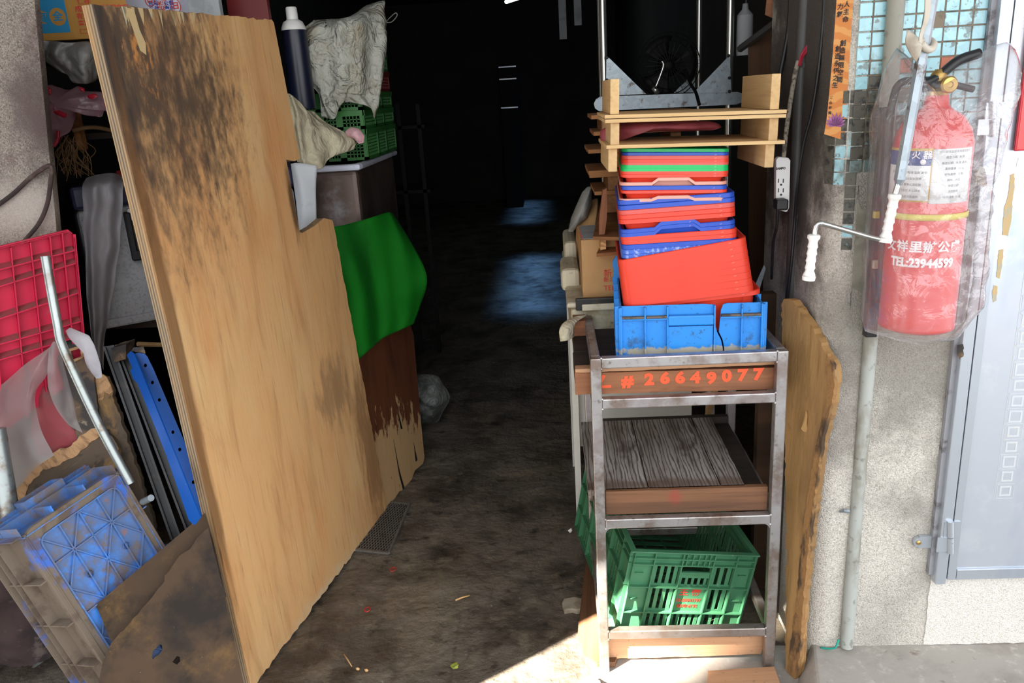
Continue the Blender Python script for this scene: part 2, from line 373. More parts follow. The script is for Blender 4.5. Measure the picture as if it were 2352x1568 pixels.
m_steel = mat('bare steel tube', C(176,172,170), .38, .75, layers=[dict(s=14, lo=.44, hi=.62, c=C(124,100,84), k=.75, d=9), dict(s=60, lo=.58, hi=.7, c=C(92,76,64), k=.6), dict(s=4, lo=.45, hi=.6, c=C(196,192,196), k=.5), dict(t='spot', at=(.3,1.9,.1), rad=(1,1,.55), s=20, nk=1.6, lo=.3, hi=.9, c=C(150,132,118), k=.6)], bump=[dict(s=90, k=.12, h=.001)])
m_galv = mat('galvanised sheet', C(150,160,166), .45, .6, layers=[dict(t='vor', f='cell', s=60, lo=.2, hi=.9, c=C(172,182,190), k=.5), dict(s=24, lo=.58, hi=.68, c=C(92,70,56), k=.8, d=6), dict(s=70, lo=.64, hi=.7, c=C(60,50,44), k=.7)])
m_tube = mat('shiny steel pipe', C(190,190,186), .22, .85, layers=[dict(s=12, sc=(1,1,.1), lo=.5, hi=.7, c=C(130,120,110), k=.6)])
m_inox = mat('stainless sheet', C(210,215,224), .32, .55, layers=[dict(s=3, sc=(1,1,.35), lo=.45, hi=.62, c=C(150,172,204), k=.6, d=4), dict(s=9, lo=.55, hi=.7, c=C(226,230,236), k=.5), dict(s=45, lo=.7, hi=.75, c=C(112,112,120), k=.5)], bump=[dict(s=3, k=.06, h=.01)])  # blue clouding paints in the reflection of the street side
m_inox2 = mat('stainless frame', C(200,206,214), .3, .6, layers=[dict(s=5, sc=(1,1,.3), lo=.45, hi=.65, c=C(164,178,200), k=.5), dict(s=30, lo=.68, hi=.74, c=C(120,110,104), k=.6)])
m_gapdk = mat('dark painted strip', C(150,150,154), .7, layers=[dict(s=30, lo=.5, hi=.7, c=C(66,52,54), k=.8)])
m_red = mat('red enamel', C(214,44,44), .3, layers=[dict(s=12, lo=.5, hi=.7, c=C(196,36,36), k=.5)], coat=.5)
m_redsign = mat('red plastic sign', C(206,32,48), .3, layers=[dict(s=6, lo=.5, hi=.7, c=C(220,70,90), k=.4)])
m_white = mat('white plastic', C(232,230,226), .35, layers=[dict(s=20, lo=.62, hi=.7, c=C(180,176,168), k=.4)])
m_label = mat('white label', C(232,232,232), .5, layers=[dict(s=50, lo=.66, hi=.72, c=C(214,214,218), k=.5)])
m_navy = mat('navy print', C(36,66,140), .5, layers=[dict(s=80, lo=.66, hi=.72, c=C(140,150,180), k=.4)])
m_ochre = mat('yellow print', C(216,168,60), .5, layers=[dict(s=50, lo=.6, hi=.7, c=C(190,140,50), k=.4)])
m_yel = mat('yellow strap', C(222,206,96), .45, layers=[dict(s=40, lo=.55, hi=.7, c=C(206,188,90), k=.5)])
m_ink = mat('black ink', C(30,26,26), .6, layers=[dict(s=60, lo=.5, hi=.7, c=C(56,46,44), k=.5)])
m_greyink = mat('grey print', C(120,120,126), .6, layers=[dict(s=60, lo=.5, hi=.7, c=C(150,150,156), k=.5)])
m_whiteink = mat('white stencil paint', C(236,226,228), .6, layers=[dict(s=70, lo=.6, hi=.7, c=C(220,120,124), k=.6)])
m_redink = mat('red print', C(200,60,40), .6, layers=[dict(s=70, lo=.62, hi=.7, c=C(150,70,50), k=.6)])
m_redspray = mat('orange red stencil paint', C(232,88,48), .65, layers=[dict(s=24, lo=.6, hi=.72, c=C(190,84,48), k=.4, d=6)])
m_brass = mat('brass', C(196,160,96), .35, .8, layers=[dict(s=30, lo=.5, hi=.7, c=C(150,116,66), k=.5)])
m_blk = mat('black plastic', C(26,26,28), .45, layers=[dict(s=25, lo=.55, hi=.7, c=C(44,42,42), k=.5)])
m_vblk = mat('dark shop black', C(12,12,13), .6, layers=[dict(s=25, lo=.55, hi=.7, c=C(20,18,18), k=.5)], spec=.2)  # black deepened to carry the gloom around fan, rack and cabinet
m_dksack = mat('stained dark sack', C(70,54,52), .95, layers=[dict(s=6, lo=.45, hi=.6, c=C(44,38,38), k=.8, d=7), dict(s=16, lo=.56, hi=.68, c=C(112,100,92), k=.7)], bump=[dict(s=20, k=.6, h=.01)])
m_blkm = mat('black painted steel', C(34,32,32), .4, .2, layers=[dict(s=14, lo=.55, hi=.68, c=C(66,54,46), k=.7, d=6), dict(s=60, lo=.66, hi=.72, c=C(120,110,100), k=.6)])
m_pvc = mat('grey pvc pipe', C(170,172,166), .6, layers=[dict(s=12, sc=(1,1,.4), lo=.42, hi=.58, c=C(136,130,116), k=.8, d=8), dict(s=40, lo=.56, hi=.68, c=C(104,98,88), k=.6, d=6)])
m_dkpipe = mat('dark pipe', C(72,70,68), .5, layers=[dict(s=14, lo=.5, hi=.7, c=C(46,42,42), k=.7)])
m_paper = mat('orange paper strip', C(208,128,62), .6, layers=[dict(t='wave', s=9, dir='X', dist=9, lo=.4, hi=.8, c=C(222,160,92), k=.8), dict(t='spot', at=(.64,1.95,1.42), rad=(.2,.2,.035), s=30, nk=.8, lo=.1, hi=.7, c=C(222,190,168), k=.8), dict(t='spot', at=(.64,1.95,1.66), rad=(.2,.2,.03), s=30, nk=.8, lo=.1, hi=.7, c=C(222,190,168), k=.7)])
m_purple = mat('purple flower print', C(146,84,140), .6, layers=[dict(s=60, lo=.5, hi=.7, c=C(206,160,196), k=.7)])
m_cream = mat('cream cloth', C(206,196,168), .95, layers=[dict(s=9, lo=.5, hi=.7, c=C(186,174,142), k=.7), dict(s=160, lo=.5, hi=.7, c=C(190,180,156), k=.4)], bump=[dict(s=12, k=.8, h=.03, dist=1, d=3), dict(s=30, k=.5, h=.01)], trans=.15)
m_rag = mat('grey white rag', C(196,196,184), .95, layers=[dict(s=5, lo=.45, hi=.62, c=C(170,160,136), k=.8), dict(s=16, lo=.62, hi=.72, c=C(140,126,104), k=.6)], bump=[dict(s=9, k=1.0, h=.05, dist=1.2, d=3), dict(s=26, k=.8, h=.015, dist=.8), dict(s=60, k=.3, h=.005)], trans=.1)
m_grncloth = mat('bright green cloth', C(12,112,22), .8, spec=.2, layers=[dict(s=6, sc=(1,1,.2), lo=.5, hi=.7, c=C(8,84,18), k=.7)], bump=[dict(s=40, k=.2, h=.004)], trans=.2)
m_kraft = mat('kraft cardboard', C(186,146,98), .85, layers=[dict(s=4, lo=.4, hi=.7, c=C(170,130,84), k=.7), dict(s=120, sc=(.2,1,1), lo=.5, hi=.7, c=C(176,136,90), k=.5)])
m_kraft2 = mat('yellow cardboard', C(190,140,66), .8, layers=[dict(s=4, lo=.4, hi=.7, c=C(170,122,56), k=.7)])
m_bluelab = mat('sky blue print', C(40,140,190), .7, layers=[dict(s=40, lo=.6, hi=.7, c=C(60,150,190), k=.5)])
m_carton = mat('white carton', C(206,206,220), .75, layers=[dict(s=6, lo=.5, hi=.7, c=C(186,186,204), k=.6)])
m_blueink = mat('blue print', C(70,80,160), .7, layers=[dict(s=60, lo=.5, hi=.7, c=C(100,104,170), k=.5)])
m_greycarton = mat('grey board', C(172,176,178), .8, layers=[dict(s=8, lo=.5, hi=.65, c=C(138,142,144), k=.7, d=7)])
m_foam = mat('white foam board', C(214,212,204), .9, layers=[dict(s=6, lo=.5, hi=.7, c=C(196,190,176), k=.7), dict(s=60, lo=.68, hi=.72, c=C(110,104,96), k=.6)])
m_coolw = mat('dusty white cooler shell', C(192,194,198), .6, layers=[dict(s=110, lo=.5, hi=.66, c=C(132,134,136), k=.6, d=8), dict(s=5, lo=.45, hi=.65, c=C(150,154,158), k=.7)])
m_coolb = mat('ivory cooler', C(196,188,164), .55, layers=[dict(s=7, lo=.5, hi=.66, c=C(140,122,88), k=.8, d=7), dict(s=40, lo=.6, hi=.7, c=C(96,82,62), k=.6)])
m_navyp = mat('navy plastic', C(38,40,72), .45, layers=[dict(s=30, lo=.55, hi=.7, c=C(60,60,84), k=.5)])
m_pink = mat('magenta plastic', C(196,24,64), .5, spec=.25, layers=[dict(s=5, lo=.5, hi=.7, c=C(180,22,56), k=.7), dict(s=20, lo=.62, hi=.72, c=C(130,80,78), k=.45)])
m_dust = mat('dusty magenta ledge', C(150,66,72), .8, layers=[dict(s=22, lo=.45, hi=.7, c=C(120,84,78), k=.8)])
m_rustpipe = mat('worn steel pipe', C(150,156,154), .35, .7, layers=[dict(s=24, lo=.5, hi=.66, c=C(112,92,74), k=.8, d=7), dict(s=5, lo=.5, hi=.65, c=C(180,186,186), k=.5)])
m_chew = mat('rotten board face', C(82,68,54), .85, layers=[dict(s=6, sc=(.35,1.4,1), lo=.46, hi=.66, c=C(164,122,64), k=.75, d=9, r=.7), dict(s=30, sc=(.12,1.4,1), lo=.6, hi=.68, c=C(176,140,100), k=.85, d=7), dict(s=16, lo=.55, hi=.65, c=C(48,40,36), k=.8)], bump=[dict(s=30, sc=(.15,1.4,1), k=.7, h=.006)])
m_chewedge = mat('splintered wood', C(182,142,102), .9, layers=[dict(s=50, sc=(.3,1,1), lo=.45, hi=.65, c=C(120,86,58), k=.8, d=6)], bump=[dict(s=60, k=.9, h=.008)])
m_rust = mat('rusty black iron', C(52,46,42), .6, .3, layers=[dict(s=9, lo=.48, hi=.6, c=C(104,80,58), k=.8, d=8), dict(s=30, lo=.6, hi=.68, c=C(150,136,116), k=.6, d=6), dict(s=14, off=(3,3,3), lo=.56, hi=.64, c=C(30,30,36), k=.8)], bump=[dict(s=50, k=.4, h=.003)])
m_bluem = mat('blue painted angle', C(14,80,164), .42, spec=.25, layers=[dict(s=10, lo=.55, hi=.68, c=C(24,70,150), k=.7), dict(s=50, lo=.68, hi=.73, c=C(120,150,190), k=.6), dict(s=20, off=(4,0,0), lo=.68, hi=.74, c=C(60,44,38), k=.8)])
m_bluedirt = mat('muddy blue plastic', C(58,134,224), .5, layers=[dict(s=6, lo=.38, hi=.56, c=C(84,98,126), k=.8, d=9, r=.75), dict(s=9, off=(2,5,1), lo=.48, hi=.60, c=C(112,96,80), k=.85, d=9, r=.75), dict(s=26, lo=.6, hi=.7, c=C(150,96,50), k=.7, d=7)], bump=[dict(s=30, k=.2, h=.003)])
m_bluemud = mat('mud caked blue plastic', C(112,98,84), .75, layers=[dict(s=6, lo=.54, hi=.64, c=C(44,104,200), k=.85, d=8), dict(s=14, lo=.5, hi=.62, c=C(88,72,60), k=.8, d=8)], bump=[dict(s=30, k=.3, h=.003)])
m_sheetdk = mat('oily dark sheet', C(74,57,42), .6, spec=.15, layers=[dict(s=5, lo=.42, hi=.62, c=C(36,31,28), k=.9, d=9), dict(s=7, off=(3,2,0), lo=.52, hi=.74, c=C(112,84,48), k=.7, d=9, r=.7), dict(s=90, lo=.70, hi=.74, c=C(170,160,140), k=.7)], bump=[dict(s=12, k=.25, h=.008), dict(s=60, k=.2, h=.002)])
m_brown = mat('peeling brown board', C(98,54,32), .55, layers=[
    dict(s=11, sc=(.35,1.3,1), lo=.45, hi=.7, c=C(66,36,22), k=.8, d=6),
    dict(t='spot', at=(-.10,.0,0), rad=(.34,.8,9), s=14, sc=(.5,1.2,1), nk=1.8, lo=.3, hi=.45, c=C(186,150,106), k=1),
    dict(s=26, sc=(.5,1.2,1), lo=.64, hi=.68, c=C(90,50,32), k=.9), dict(s=60, sc=(.04,1.2,1), lo=.55, hi=.7, c=C(110,80,56), k=.5)], bump=[dict(s=16, sc=(.4,1.2,1), k=.3, h=.003)])
m_grnp = mat('green crate plastic', C(72,128,92), .42, layers=[dict(s=7, lo=.45, hi=.65, c=C(60,110,78), k=.7), dict(s=30, lo=.64, hi=.72, c=C(150,186,160), k=.4)], trans=.12)
m_grnp2 = mat('lime green crate plastic', C(48,112,46), .5, layers=[dict(s=7, lo=.45, hi=.65, c=C(40,96,40), k=.7)])
m_redp2 = mat('dark red crate plastic', C(104,22,18), .5, layers=[dict(s=7, lo=.45, hi=.65, c=C(120,24,20), k=.7)])
m_dkbag = mat('dark crumpled plastic', C(104,106,102), .35, layers=[dict(s=9, lo=.45, hi=.6, c=C(66,68,64), k=.8, d=7)], bump=[dict(s=14, k=.9, h=.02, dist=1.2)])
m_peb_lt = pebble('pale stucco panel', C(222,216,206), C(238,234,228), C(180,172,162), [dict(s=3, lo=.5, hi=.7, c=C(196,188,176), k=.5, d=7)])
m_bluecr = mat('bright blue crate plastic', C(36,138,222), .42, layers=[dict(s=22, lo=.54, hi=.68, c=C(46,76,112), k=.75, d=8, r=.7), dict(s=70, lo=.6, hi=.7, c=C(40,50,66), k=.65), dict(t='spot', at=(.34,1.95,.945), rad=(.4,.4,.022), s=38, nk=1.8, lo=.3, hi=.6, c=C(190,176,140), k=.85)], bump=[dict(s=50, k=.15, h=.002)])
m_ledge = mat('grimy blue ledge', C(110,96,84), .85, layers=[dict(s=40, lo=.5, hi=.62, c=C(60,50,46), k=.8), dict(s=24, lo=.58, hi=.68, c=C(170,146,96), k=.7), dict(s=18, off=(4,1,1), lo=.58, hi=.66, c=C(50,120,200), k=.7)])
def tray_mat(n, c, d): return mat(n, c, .32, layers=[dict(s=9, lo=.45, hi=.7, c=d, k=.5), dict(s=50, lo=.68, hi=.74, c=C(240,200,190), k=.35)], trans=.1)
TM = dict(r=tray_mat('red tray plastic', C(238,70,48), C(226,58,42)), p=tray_mat('faded red tray plastic', C(226,92,84), C(214,78,72)), w=tray_mat('pale pink tray plastic', C(230,168,152), C(222,140,128)),
          b=tray_mat('blue tray plastic', C(42,86,200), C(34,70,170)), g=tray_mat('green tray plastic', C(14,196,104), C(10,176,92)), f=mat('scuffed blue tray plastic', C(60,100,200), .5, layers=[dict(s=70, lo=.5, hi=.62, c=C(170,186,226), k=.7)]))
m_pal = wood('pale pine', C(212,176,124), C(166,124,78), C(226,196,148), s=1.2, k=.5, layers=[dict(s=6, lo=.62, hi=.75, c=C(120,84,54), k=.6)])
m_palold = wood('old brown pine', C(150,100,54), C(92,58,32), C(176,122,70), s=1.2, k=.7)
m_palend = mat('pine end grain', C(206,164,110), .8, layers=[dict(t='wave', s=26, dir='X', dist=5, lo=.3, hi=.7, c=C(160,116,72), k=.8)])
m_redwood = wood('reddish brown beam', C(150,96,62), C(92,56,38), C(176,118,80), s=1, k=.7, layers=[dict(t='wave', s=7, sc=(.35,1,1), dir='Z', dist=9, d=4, lo=.45, hi=.75, c=C(108,66,42), k=.55)])
m_brownbeam = wood('brown shelf beam', C(124,84,56), C(64,42,29), C(150,108,76), s=1, k=.75, layers=[dict(t='spot', at=(.29,1.9,.55), rad=(.03,.3,.04), s=30, nk=1, lo=.2, hi=.8, c=C(150,50,44), k=.5)])
m_grey = wood('weathered grey plank', C(166,158,152), C(92,76,64), C(190,184,180), s=1.4, k=.7, layers=[dict(t='wave', s=30, sc=(.10,1,1), dir='Y', dist=9, d=4, ds=1.5, lo=.62, hi=.9, c=C(66,50,42), k=.8), dict(s=7, sc=(.6,1.2,1), lo=.54, hi=.68, c=C(70,54,44), k=.8, d=8), dict(t='spot', at=(-.21,0,0), rad=(.05,.4,1), s=14, nk=1.2, lo=.2, hi=.8, c=C(92,68,54), k=.7)], bump=.5)
m_dkwood = wood('blackened plank', C(58,46,38), C(30,24,20), C(80,64,52), s=1, k=.8)
m_tan = wood('sun bleached board', C(198,150,112), C(146,100,70), C(214,172,136), s=1, k=.5, layers=[dict(s=50, lo=.6, hi=.7, c=C(120,80,56), k=.5)])
m_slabw = mat('warped slab wood', C(170,130,80), .75, layers=[dict(s=5, sc=(.25,1.3,1), lo=.45, hi=.65, c=C(124,92,56), k=.8, d=7), dict(s=8, off=(2,0,0), sc=(.6,1.2,1), lo=.56, hi=.68, c=C(58,42,28), k=.75, d=7), dict(s=50, sc=(.06,1.3,1), lo=.55, hi=.72, c=C(110,72,36), k=.6)], bump=[dict(s=14, sc=(.3,1.3,1), k=.6, h=.008)])
m_bark = mat('splintered dark edge', C(150,110,66), .9, layers=[dict(s=16, sc=(.4,1,1), lo=.46, hi=.6, c=C(58,46,36), k=.9, d=8)], bump=[dict(s=40, k=.9, h=.008)])
m_dkpanel = wood('dark brown panel', C(82,56,36), C(50,34,22), C(96,66,42), s=.7, k=.6)
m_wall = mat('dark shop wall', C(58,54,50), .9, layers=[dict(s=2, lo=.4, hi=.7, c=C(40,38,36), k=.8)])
m_grate = mat('cast iron grate', C(120,116,110), .45, .4, layers=[dict(s=30, lo=.5, hi=.7, c=C(90,84,78), k=.6)])
m_leaf = mat('torn yellow green leaf', C(168,176,76), .6, layers=[dict(s=40, lo=.5, hi=.7, c=C(120,140,50), k=.6)], trans=.2)
m_bamboo = mat('bamboo splinter', C(206,164,110), .7, layers=[dict(s=60, lo=.5, hi=.7, c=C(170,126,80), k=.6)])
m_rubber = mat('red rubber band', C(170,50,44), .6, layers=[dict(s=60, lo=.5, hi=.7, c=C(130,40,36), k=.6)])
m_teal = mat('teal twine', C(30,160,140), .6, layers=[dict(s=60, lo=.5, hi=.7, c=C(30,130,116), k=.6)])
m_stone = mat('flat pale stone', C(166,154,136), .9, layers=[dict(s=20, lo=.45, hi=.65, c=C(130,118,100), k=.8)], bump=[dict(s=30, k=.6, h=.006)])
m_straw = mat('dry straw', C(120,92,62), .9, layers=[dict(s=40, lo=.5, hi=.7, c=C(160,120,96), k=.7)])
m_greybag = mat('grey white sack', C(160,160,156), .5, layers=[dict(s=8, lo=.5, hi=.65, c=C(134,134,134), k=.7, d=6)], bump=[dict(s=16, k=.6, h=.012, dist=1)], trans=.2)
m_tank = mat('dull steel tank', C(104,88,80), .45, .5, layers=[dict(s=6, lo=.45, hi=.62, c=C(70,56,48), k=.8, d=7), dict(t='spot', at=(-.88,3.1,1.2), rad=(.09,.3,.16), s=14, nk=1.4, lo=.2, hi=.8, c=C(170,168,172), k=.7)])
m_rim = mat('white enamel rim', C(206,208,222), .25, layers=[dict(s=20, lo=.55, hi=.7, c=C(150,140,136), k=.6)])
m_glove = mat('pink rubber glove', C(206,160,166), .5, layers=[dict(s=20, lo=.5, hi=.7, c=C(150,120,110), k=.7)])
m_paperw = mat('white paper towel', C(224,228,232), .9, layers=[dict(s=30, lo=.6, hi=.7, c=C(204,212,218), k=.5)], trans=.2)
m_bottle = mat('blue plastic bottle', C(18,24,44), .35, layers=[dict(s=30, lo=.5, hi=.7, c=C(14,18,34), k=.5)])
m_resid = mat('old tape glue', C(196,170,124), .8, layers=[dict(s=26, lo=.5, hi=.62, c=C(176,172,150), k=.9)])
m_etch = mat('faint etched pattern', C(204,208,212), .5, .3, layers=[dict(s=20, lo=.5, hi=.7, c=C(214,210,200), k=.6)])
m_facade = mat('rendered facade', C(150,146,140), .9, layers=[dict(s=1, lo=.4, hi=.7, c=C(130,126,120), k=.6)])
m_street = mat('asphalt and paving', C(120,116,110), .9, layers=[dict(s=2, lo=.4, hi=.7, c=C(100,96,92), k=.7)])
m_ceil = mat('painted soffit', C(150,146,138), .9, layers=[dict(s=3, lo=.4, hi=.7, c=C(120,116,110), k=.6)])
m_film = film('clear polythene', (.985,.98,.98,1), clear=.84, white=.17, rough=.10, s=22, k=.9, diff=(.95,.93,.94,1), gloss=1.6)
m_film2 = film('grey polythene', (.72,.71,.71,1), clear=.5, white=.5, rough=.3, s=18, k=.3, diff=(.52,.49,.48,1), gloss=.4)
m_filmp = film('pink striped carrier bag', (.85,.62,.68,1), clear=.45, white=.45, rough=.2, s=30, k=.5, diff=(.72,.46,.54,1), gloss=.8)
m_filmr = mat('red plastic film', C(190,40,60), .3, layers=[dict(s=20, lo=.5, hi=.7, c=C(206,90,110), k=.6)], trans=.3)
m_film3 = film('whitish polythene', (.6,.6,.62,1), clear=.4, white=.75, rough=.2, s=18, k=.5, diff=(.95,.93,.98,1), gloss=.35)  # white diffuse share stands in for bright reflections off the film
m_tie = mat('knotted white plastic strip', C(214,204,188), .5, layers=[dict(s=20, lo=.5, hi=.7, c=C(186,172,156), k=.6)], trans=.25)
m_pinkbag = mat('dusty pink plastic sack', C(176,84,92), .5, layers=[dict(s=10, lo=.45, hi=.65, c=C(140,60,66), k=.7)], trans=.15)
m_cord = mat('speckled cord', C(150,140,124), .8, layers=[dict(s=90, lo=.5, hi=.6, c=C(66,58,52), k=.8)])
m_glow = mat('lit fluorescent tube', C(240,250,255), .4, emit=((.75,.93,1,1), 9), layers=[dict(s=5, lo=.5, hi=.7, c=C(240,252,255), k=.3)])
# ------------------------------------------------------------------ light settings
EL, AZ = math.radians(40), (-.807, -.59)
SD = V((AZ[0]*math.cos(EL), AZ[1]*math.cos(EL), math.sin(EL)))    # towards the sun
SUN_E, SKY_E, ROOF_E, EXPO = 80.0, 3.0, 5.0, 0.25
AR_Y = .12
# ------------------------------------------------------------------ the setting
def stamp(name, x0, x1, y0, y1, z0, z1, m, parent=None, bevel=0):
    return MB().box(x0, x1, y0, y1, z0, z1).build(name, m, parent, bevel=bevel)
# uneven floor, finer near the front
rows = []
ys = [1.55 + 2.2*i/110 for i in range(111)] + [3.75 + 9.4*(i/40) for i in range(1, 41)]
for y in ys:
    r = []
    for k in range(101):
        x = -2.8 + 4.0*k/100
        q = V((x*1.7, y*1.7, 0))
        d = noise.noise(q)*.012 + noise.noise(q*3.1)*.006 + noise.noise(q*9)*.002
        if y > 4: d += (noise.noise(V((x*5, y*4, 2)))*.012)
        edge = min(1, max(0, (x + 1.6)*4))
        r.append((x, y, min(0.004, d*.7 - .004)))
    rows.append(r)
struct(MB().grid(rows).build('floor', m_concf, smooth=True))
struct(stamp('ground_pavement', -6, 6, -5, 1.6, -.3, -.006, m_street))
g = MB()
rows = []
for i in range(14):
    y = 1.5 + .50*i/13
    rows.append([(x, y, .012 + .006*noise.noise(V((x*9, y*9, 3)))) for x in [.055 + .62*k/20 + (.03*noise.noise(V((0, y*8, 1))) if k == 0 else 0) for k in range(21)]])
struct(g.grid(rows).build('ground_concrete', m_conc, smooth=True))
# raised kerb under the right wall
kp = [W(1842, 1487, Z=.085), W(1862, 1580, Z=.085), W(2420, 1600, Z=.075), V((1.6, 1.93, .085)), V((.66, 1.93, .085))]
kb = [W(1815, 1570, Z=0)]
km = MB(); top = [(p.x, p.y, .085 + .004*noise.noise(p*7)) for p in kp]
low = [(.63, 1.90, 0), (W(1815, 1575, Z=0).x, W(1815, 1600, Z=0).y, 0), (1.6, 1.5, 0), (1.6, 1.93, 0), (.64, 1.93, 0)]
top2 = [(.672, 1.915, .086), (W(1868, 1575, Z=.085).x, W(1868, 1600, Z=.085).y, .085), (1.6, 1.55, .085), (1.6, 1.93, .085), (.69, 1.93, .086)]
km.add(top2 + low, [(0, 1, 2, 3, 4)] + [(i, i+5, (i+1) % 5+5, (i+1) % 5) for i in range(5)])
struct(km.build('trim_1', m_conc, bevel=.008))
# right wall: front face, rounded corner, inner side
XC, YF = .675, 1.90
prof = [(2.8, YF), (XC+.03, YF)] + [(XC + .03 - .06*math.sin(a*math.pi/12), YF + .075*(1-math.cos(a*math.pi/12))) for a in range(1, 7)] + [(XC-.035, 2.45), (2.8, 2.45)]
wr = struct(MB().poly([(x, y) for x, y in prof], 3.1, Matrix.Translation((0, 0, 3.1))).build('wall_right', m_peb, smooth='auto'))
# left pillar
def pillar_loop(z):
    d = -1.307 + (z - 1.904)*.135          # the pillar narrows towards the floor
    return [V((x, y, z)) for x, y in [(-3.4, 2.15), (d-.07, 2.15), (d-.03, 2.155), (d-.008, 2.17), (d-.012, 2.20), (d-.09, 2.30), (d-.26, 2.55), (-3.4, 2.55)]]
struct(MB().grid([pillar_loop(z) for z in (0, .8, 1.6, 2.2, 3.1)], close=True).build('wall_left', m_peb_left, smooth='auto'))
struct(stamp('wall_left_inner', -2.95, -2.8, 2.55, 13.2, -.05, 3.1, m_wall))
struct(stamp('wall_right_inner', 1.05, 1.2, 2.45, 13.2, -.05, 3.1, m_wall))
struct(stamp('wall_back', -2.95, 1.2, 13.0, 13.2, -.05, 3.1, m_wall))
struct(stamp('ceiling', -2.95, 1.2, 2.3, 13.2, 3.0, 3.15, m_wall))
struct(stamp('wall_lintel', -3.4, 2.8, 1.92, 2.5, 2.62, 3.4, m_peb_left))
# arcade over the pavement and the street side that shades it (outside the frame)
struct(stamp('ceiling_arcade', -6, 6, AR_Y, 1.95, 2.9, 3.05, m_ceil))
struct(stamp('wall_arcade_pier', -3.6, -1.80, .76, 1.0, -.02, 2.9, m_facade))
# plaster patch and mosaic tiles on the right wall
pw = PY(1.8985)
pp = jag([(1909, 430), (1950, 436), (1978, 480), (2012, 492), (2012, 520), (2235, 535), (2215, 800), (2090, 740), (2000, 690), (1960, 660), (1930, 690), (1897, 715)], .006, .02, seed=3)
P = [pw.p(*q) for q in pp]; P = [V((max(p.x, XC+.031), p.y, p.z)) for p in P]
M0 = frame(V((1, 1.8985, 1.2)), V((0, -1, 0)), V((1, 0, 0))); I0 = M0.inverted()
pp2 = jag([tuple((I0 @ p).to_2d()) for p in P], .004, .015, seed=5)
struct(MB().poly(pp2, .02).build('wall_right_plaster', m_plaster, wr, M0))
tl = MB(); TP = .0304; z0t = W(1990, 35/3.734, Y=1.9).z; x0t = W(1968, 10, Y=1.9).x
rt = random.Random(4)
orange = {(2, -1), (8, -1), (2, 4), (5, 4), (8, 4)}
for i in range(-22, 16):
    for k in range(-1, 10):
        x = XC + .036 + k*TP; z = z0t + .004 - i*TP
        q = W(1990, 0, Y=1.9)
        if z < 1.285 - .02*rt.random() and k < 9: continue
        # stepped lower edge of what is left of the tiling
        lim = {-1: 1.37, 0: 1.375, 1: 1.37, 2: 1.315, 3: 1.295}.get(k, 1.28)
        if z - TP < lim - .001: continue
        if rt.random() < .035: continue
        st = noise.noise(V((x*9, z*9, 5)))
        mi = 0
        if (k, i) in orange: mi = 2
        elif k <= 2 and rt.random() < .28 + .5*max(0, st) and 4 < i: mi = 1
        elif k <= 1 and 6 <= i < 10: mi = 1
        j = .0014
        tl.box(x + j + rt.uniform(0, .0008), x + TP - j, 1.8955 + rt.uniform(-.0006, .0006), 1.9, z - TP + j, z - j - rt.uniform(0, .0008), mi=mi)
gr = MB().box(XC+.034, .957, 1.8975, 1.901, 1.385, 3.0)
gr.box(XC+.034+2*TP, .957, 1.8975, 1.901, 1.31, 1.385)
struct(gr.build('wall_right_grout', m_grout, wr))
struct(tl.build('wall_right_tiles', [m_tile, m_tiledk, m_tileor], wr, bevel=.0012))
# thin dark tiles left on the rounded corner
tc = MB()
for i in range(-3, 9):
    for k in range(3):
        z = 1.475 - i*TP
        if z < 1.2 + .04*k*0: continue
        if z < 1.36 and k > 0: continue
        a0 = (k+.25)*math.pi/12*1.6; a1 = (k+1.1)*math.pi/12*1.6
        pts = [(XC + .03 - .0615*math.sin(a), YF - .0015 + .0765*(1-math.cos(a))) for a in (a0, a1)]
        (ax, ay), (bx, by) = pts
        tc.add([(ax, ay, z-TP+.002), (bx, by, z-TP+.002), (bx, by, z-.001), (ax, ay, z-.001), (ax+.006, ay+.006, z-TP+.002), (bx+.006, by+.006, z-TP+.002), (bx+.006, by+.006, z-.001), (ax+.006, ay+.006, z-.001)],
               [(0, 3, 2, 1), (0, 1, 5, 4), (1, 2, 6, 5), (2, 3, 7, 6), (3, 0, 4, 7)], mi=0 if rt.random() < .75 else 1)
struct(tc.build('wall_right_corner_tiles', [m_tiledk, m_tile], wr))

# ------------------------------------------------------------------ steel door on the right
dr = struct(thing('door_1', None, None, (1.2, 1.88, .3)))
dz0 = W(2155, 1336, Y=1.88).z
fr = MB().box(.965, .992, 1.868, 1.90, dz0, 3.0); fr.build('door_frame', m_inox2, dr, bevel=.002)
MB().box(.953, .966, 1.884, 1.90, dz0+.02, 3.0).build('door_frame_strip', m_gapdk, dr)
lf = MB().box(.9955, 1.9, 1.876, 1.90, dz0+.012, 3.0); leaf = lf.build('door_leaf', m_inox, dr, bevel=.0015)
st = MB().box(.9955, 1.017, 1.870, 1.8762, dz0+.012, 3.0).box(1.0185, 1.9, 1.870, 1.8762, dz0+.012, dz0+.042)
st.build('door_stile', m_inox2, leaf, bevel=.0012)
def hinge(px):
    (x, y0, y1) = px
    h = MB(); t = W(x, y0, Y=1.864); b = W(x, y1, Y=1.864); mid = (t+b)/2
    h.tube([t, mid + V((0, 0, .001))], .0075, 14); h.tube([mid - V((0, 0, .001)), b], .0075, 14)
    h.box(t.x-.012, t.x+.028, 1.866, 1.8705, mid.z - .0, t.z - .003)
    h.box(t.x-.026, t.x+.004, 1.8645, 1.868, b.z+.004, mid.z)
    h.build('hinge', m_inox2, dr, smooth='auto')
hinge((2183, 1197, 1270)); hinge((2281, 232, 313))
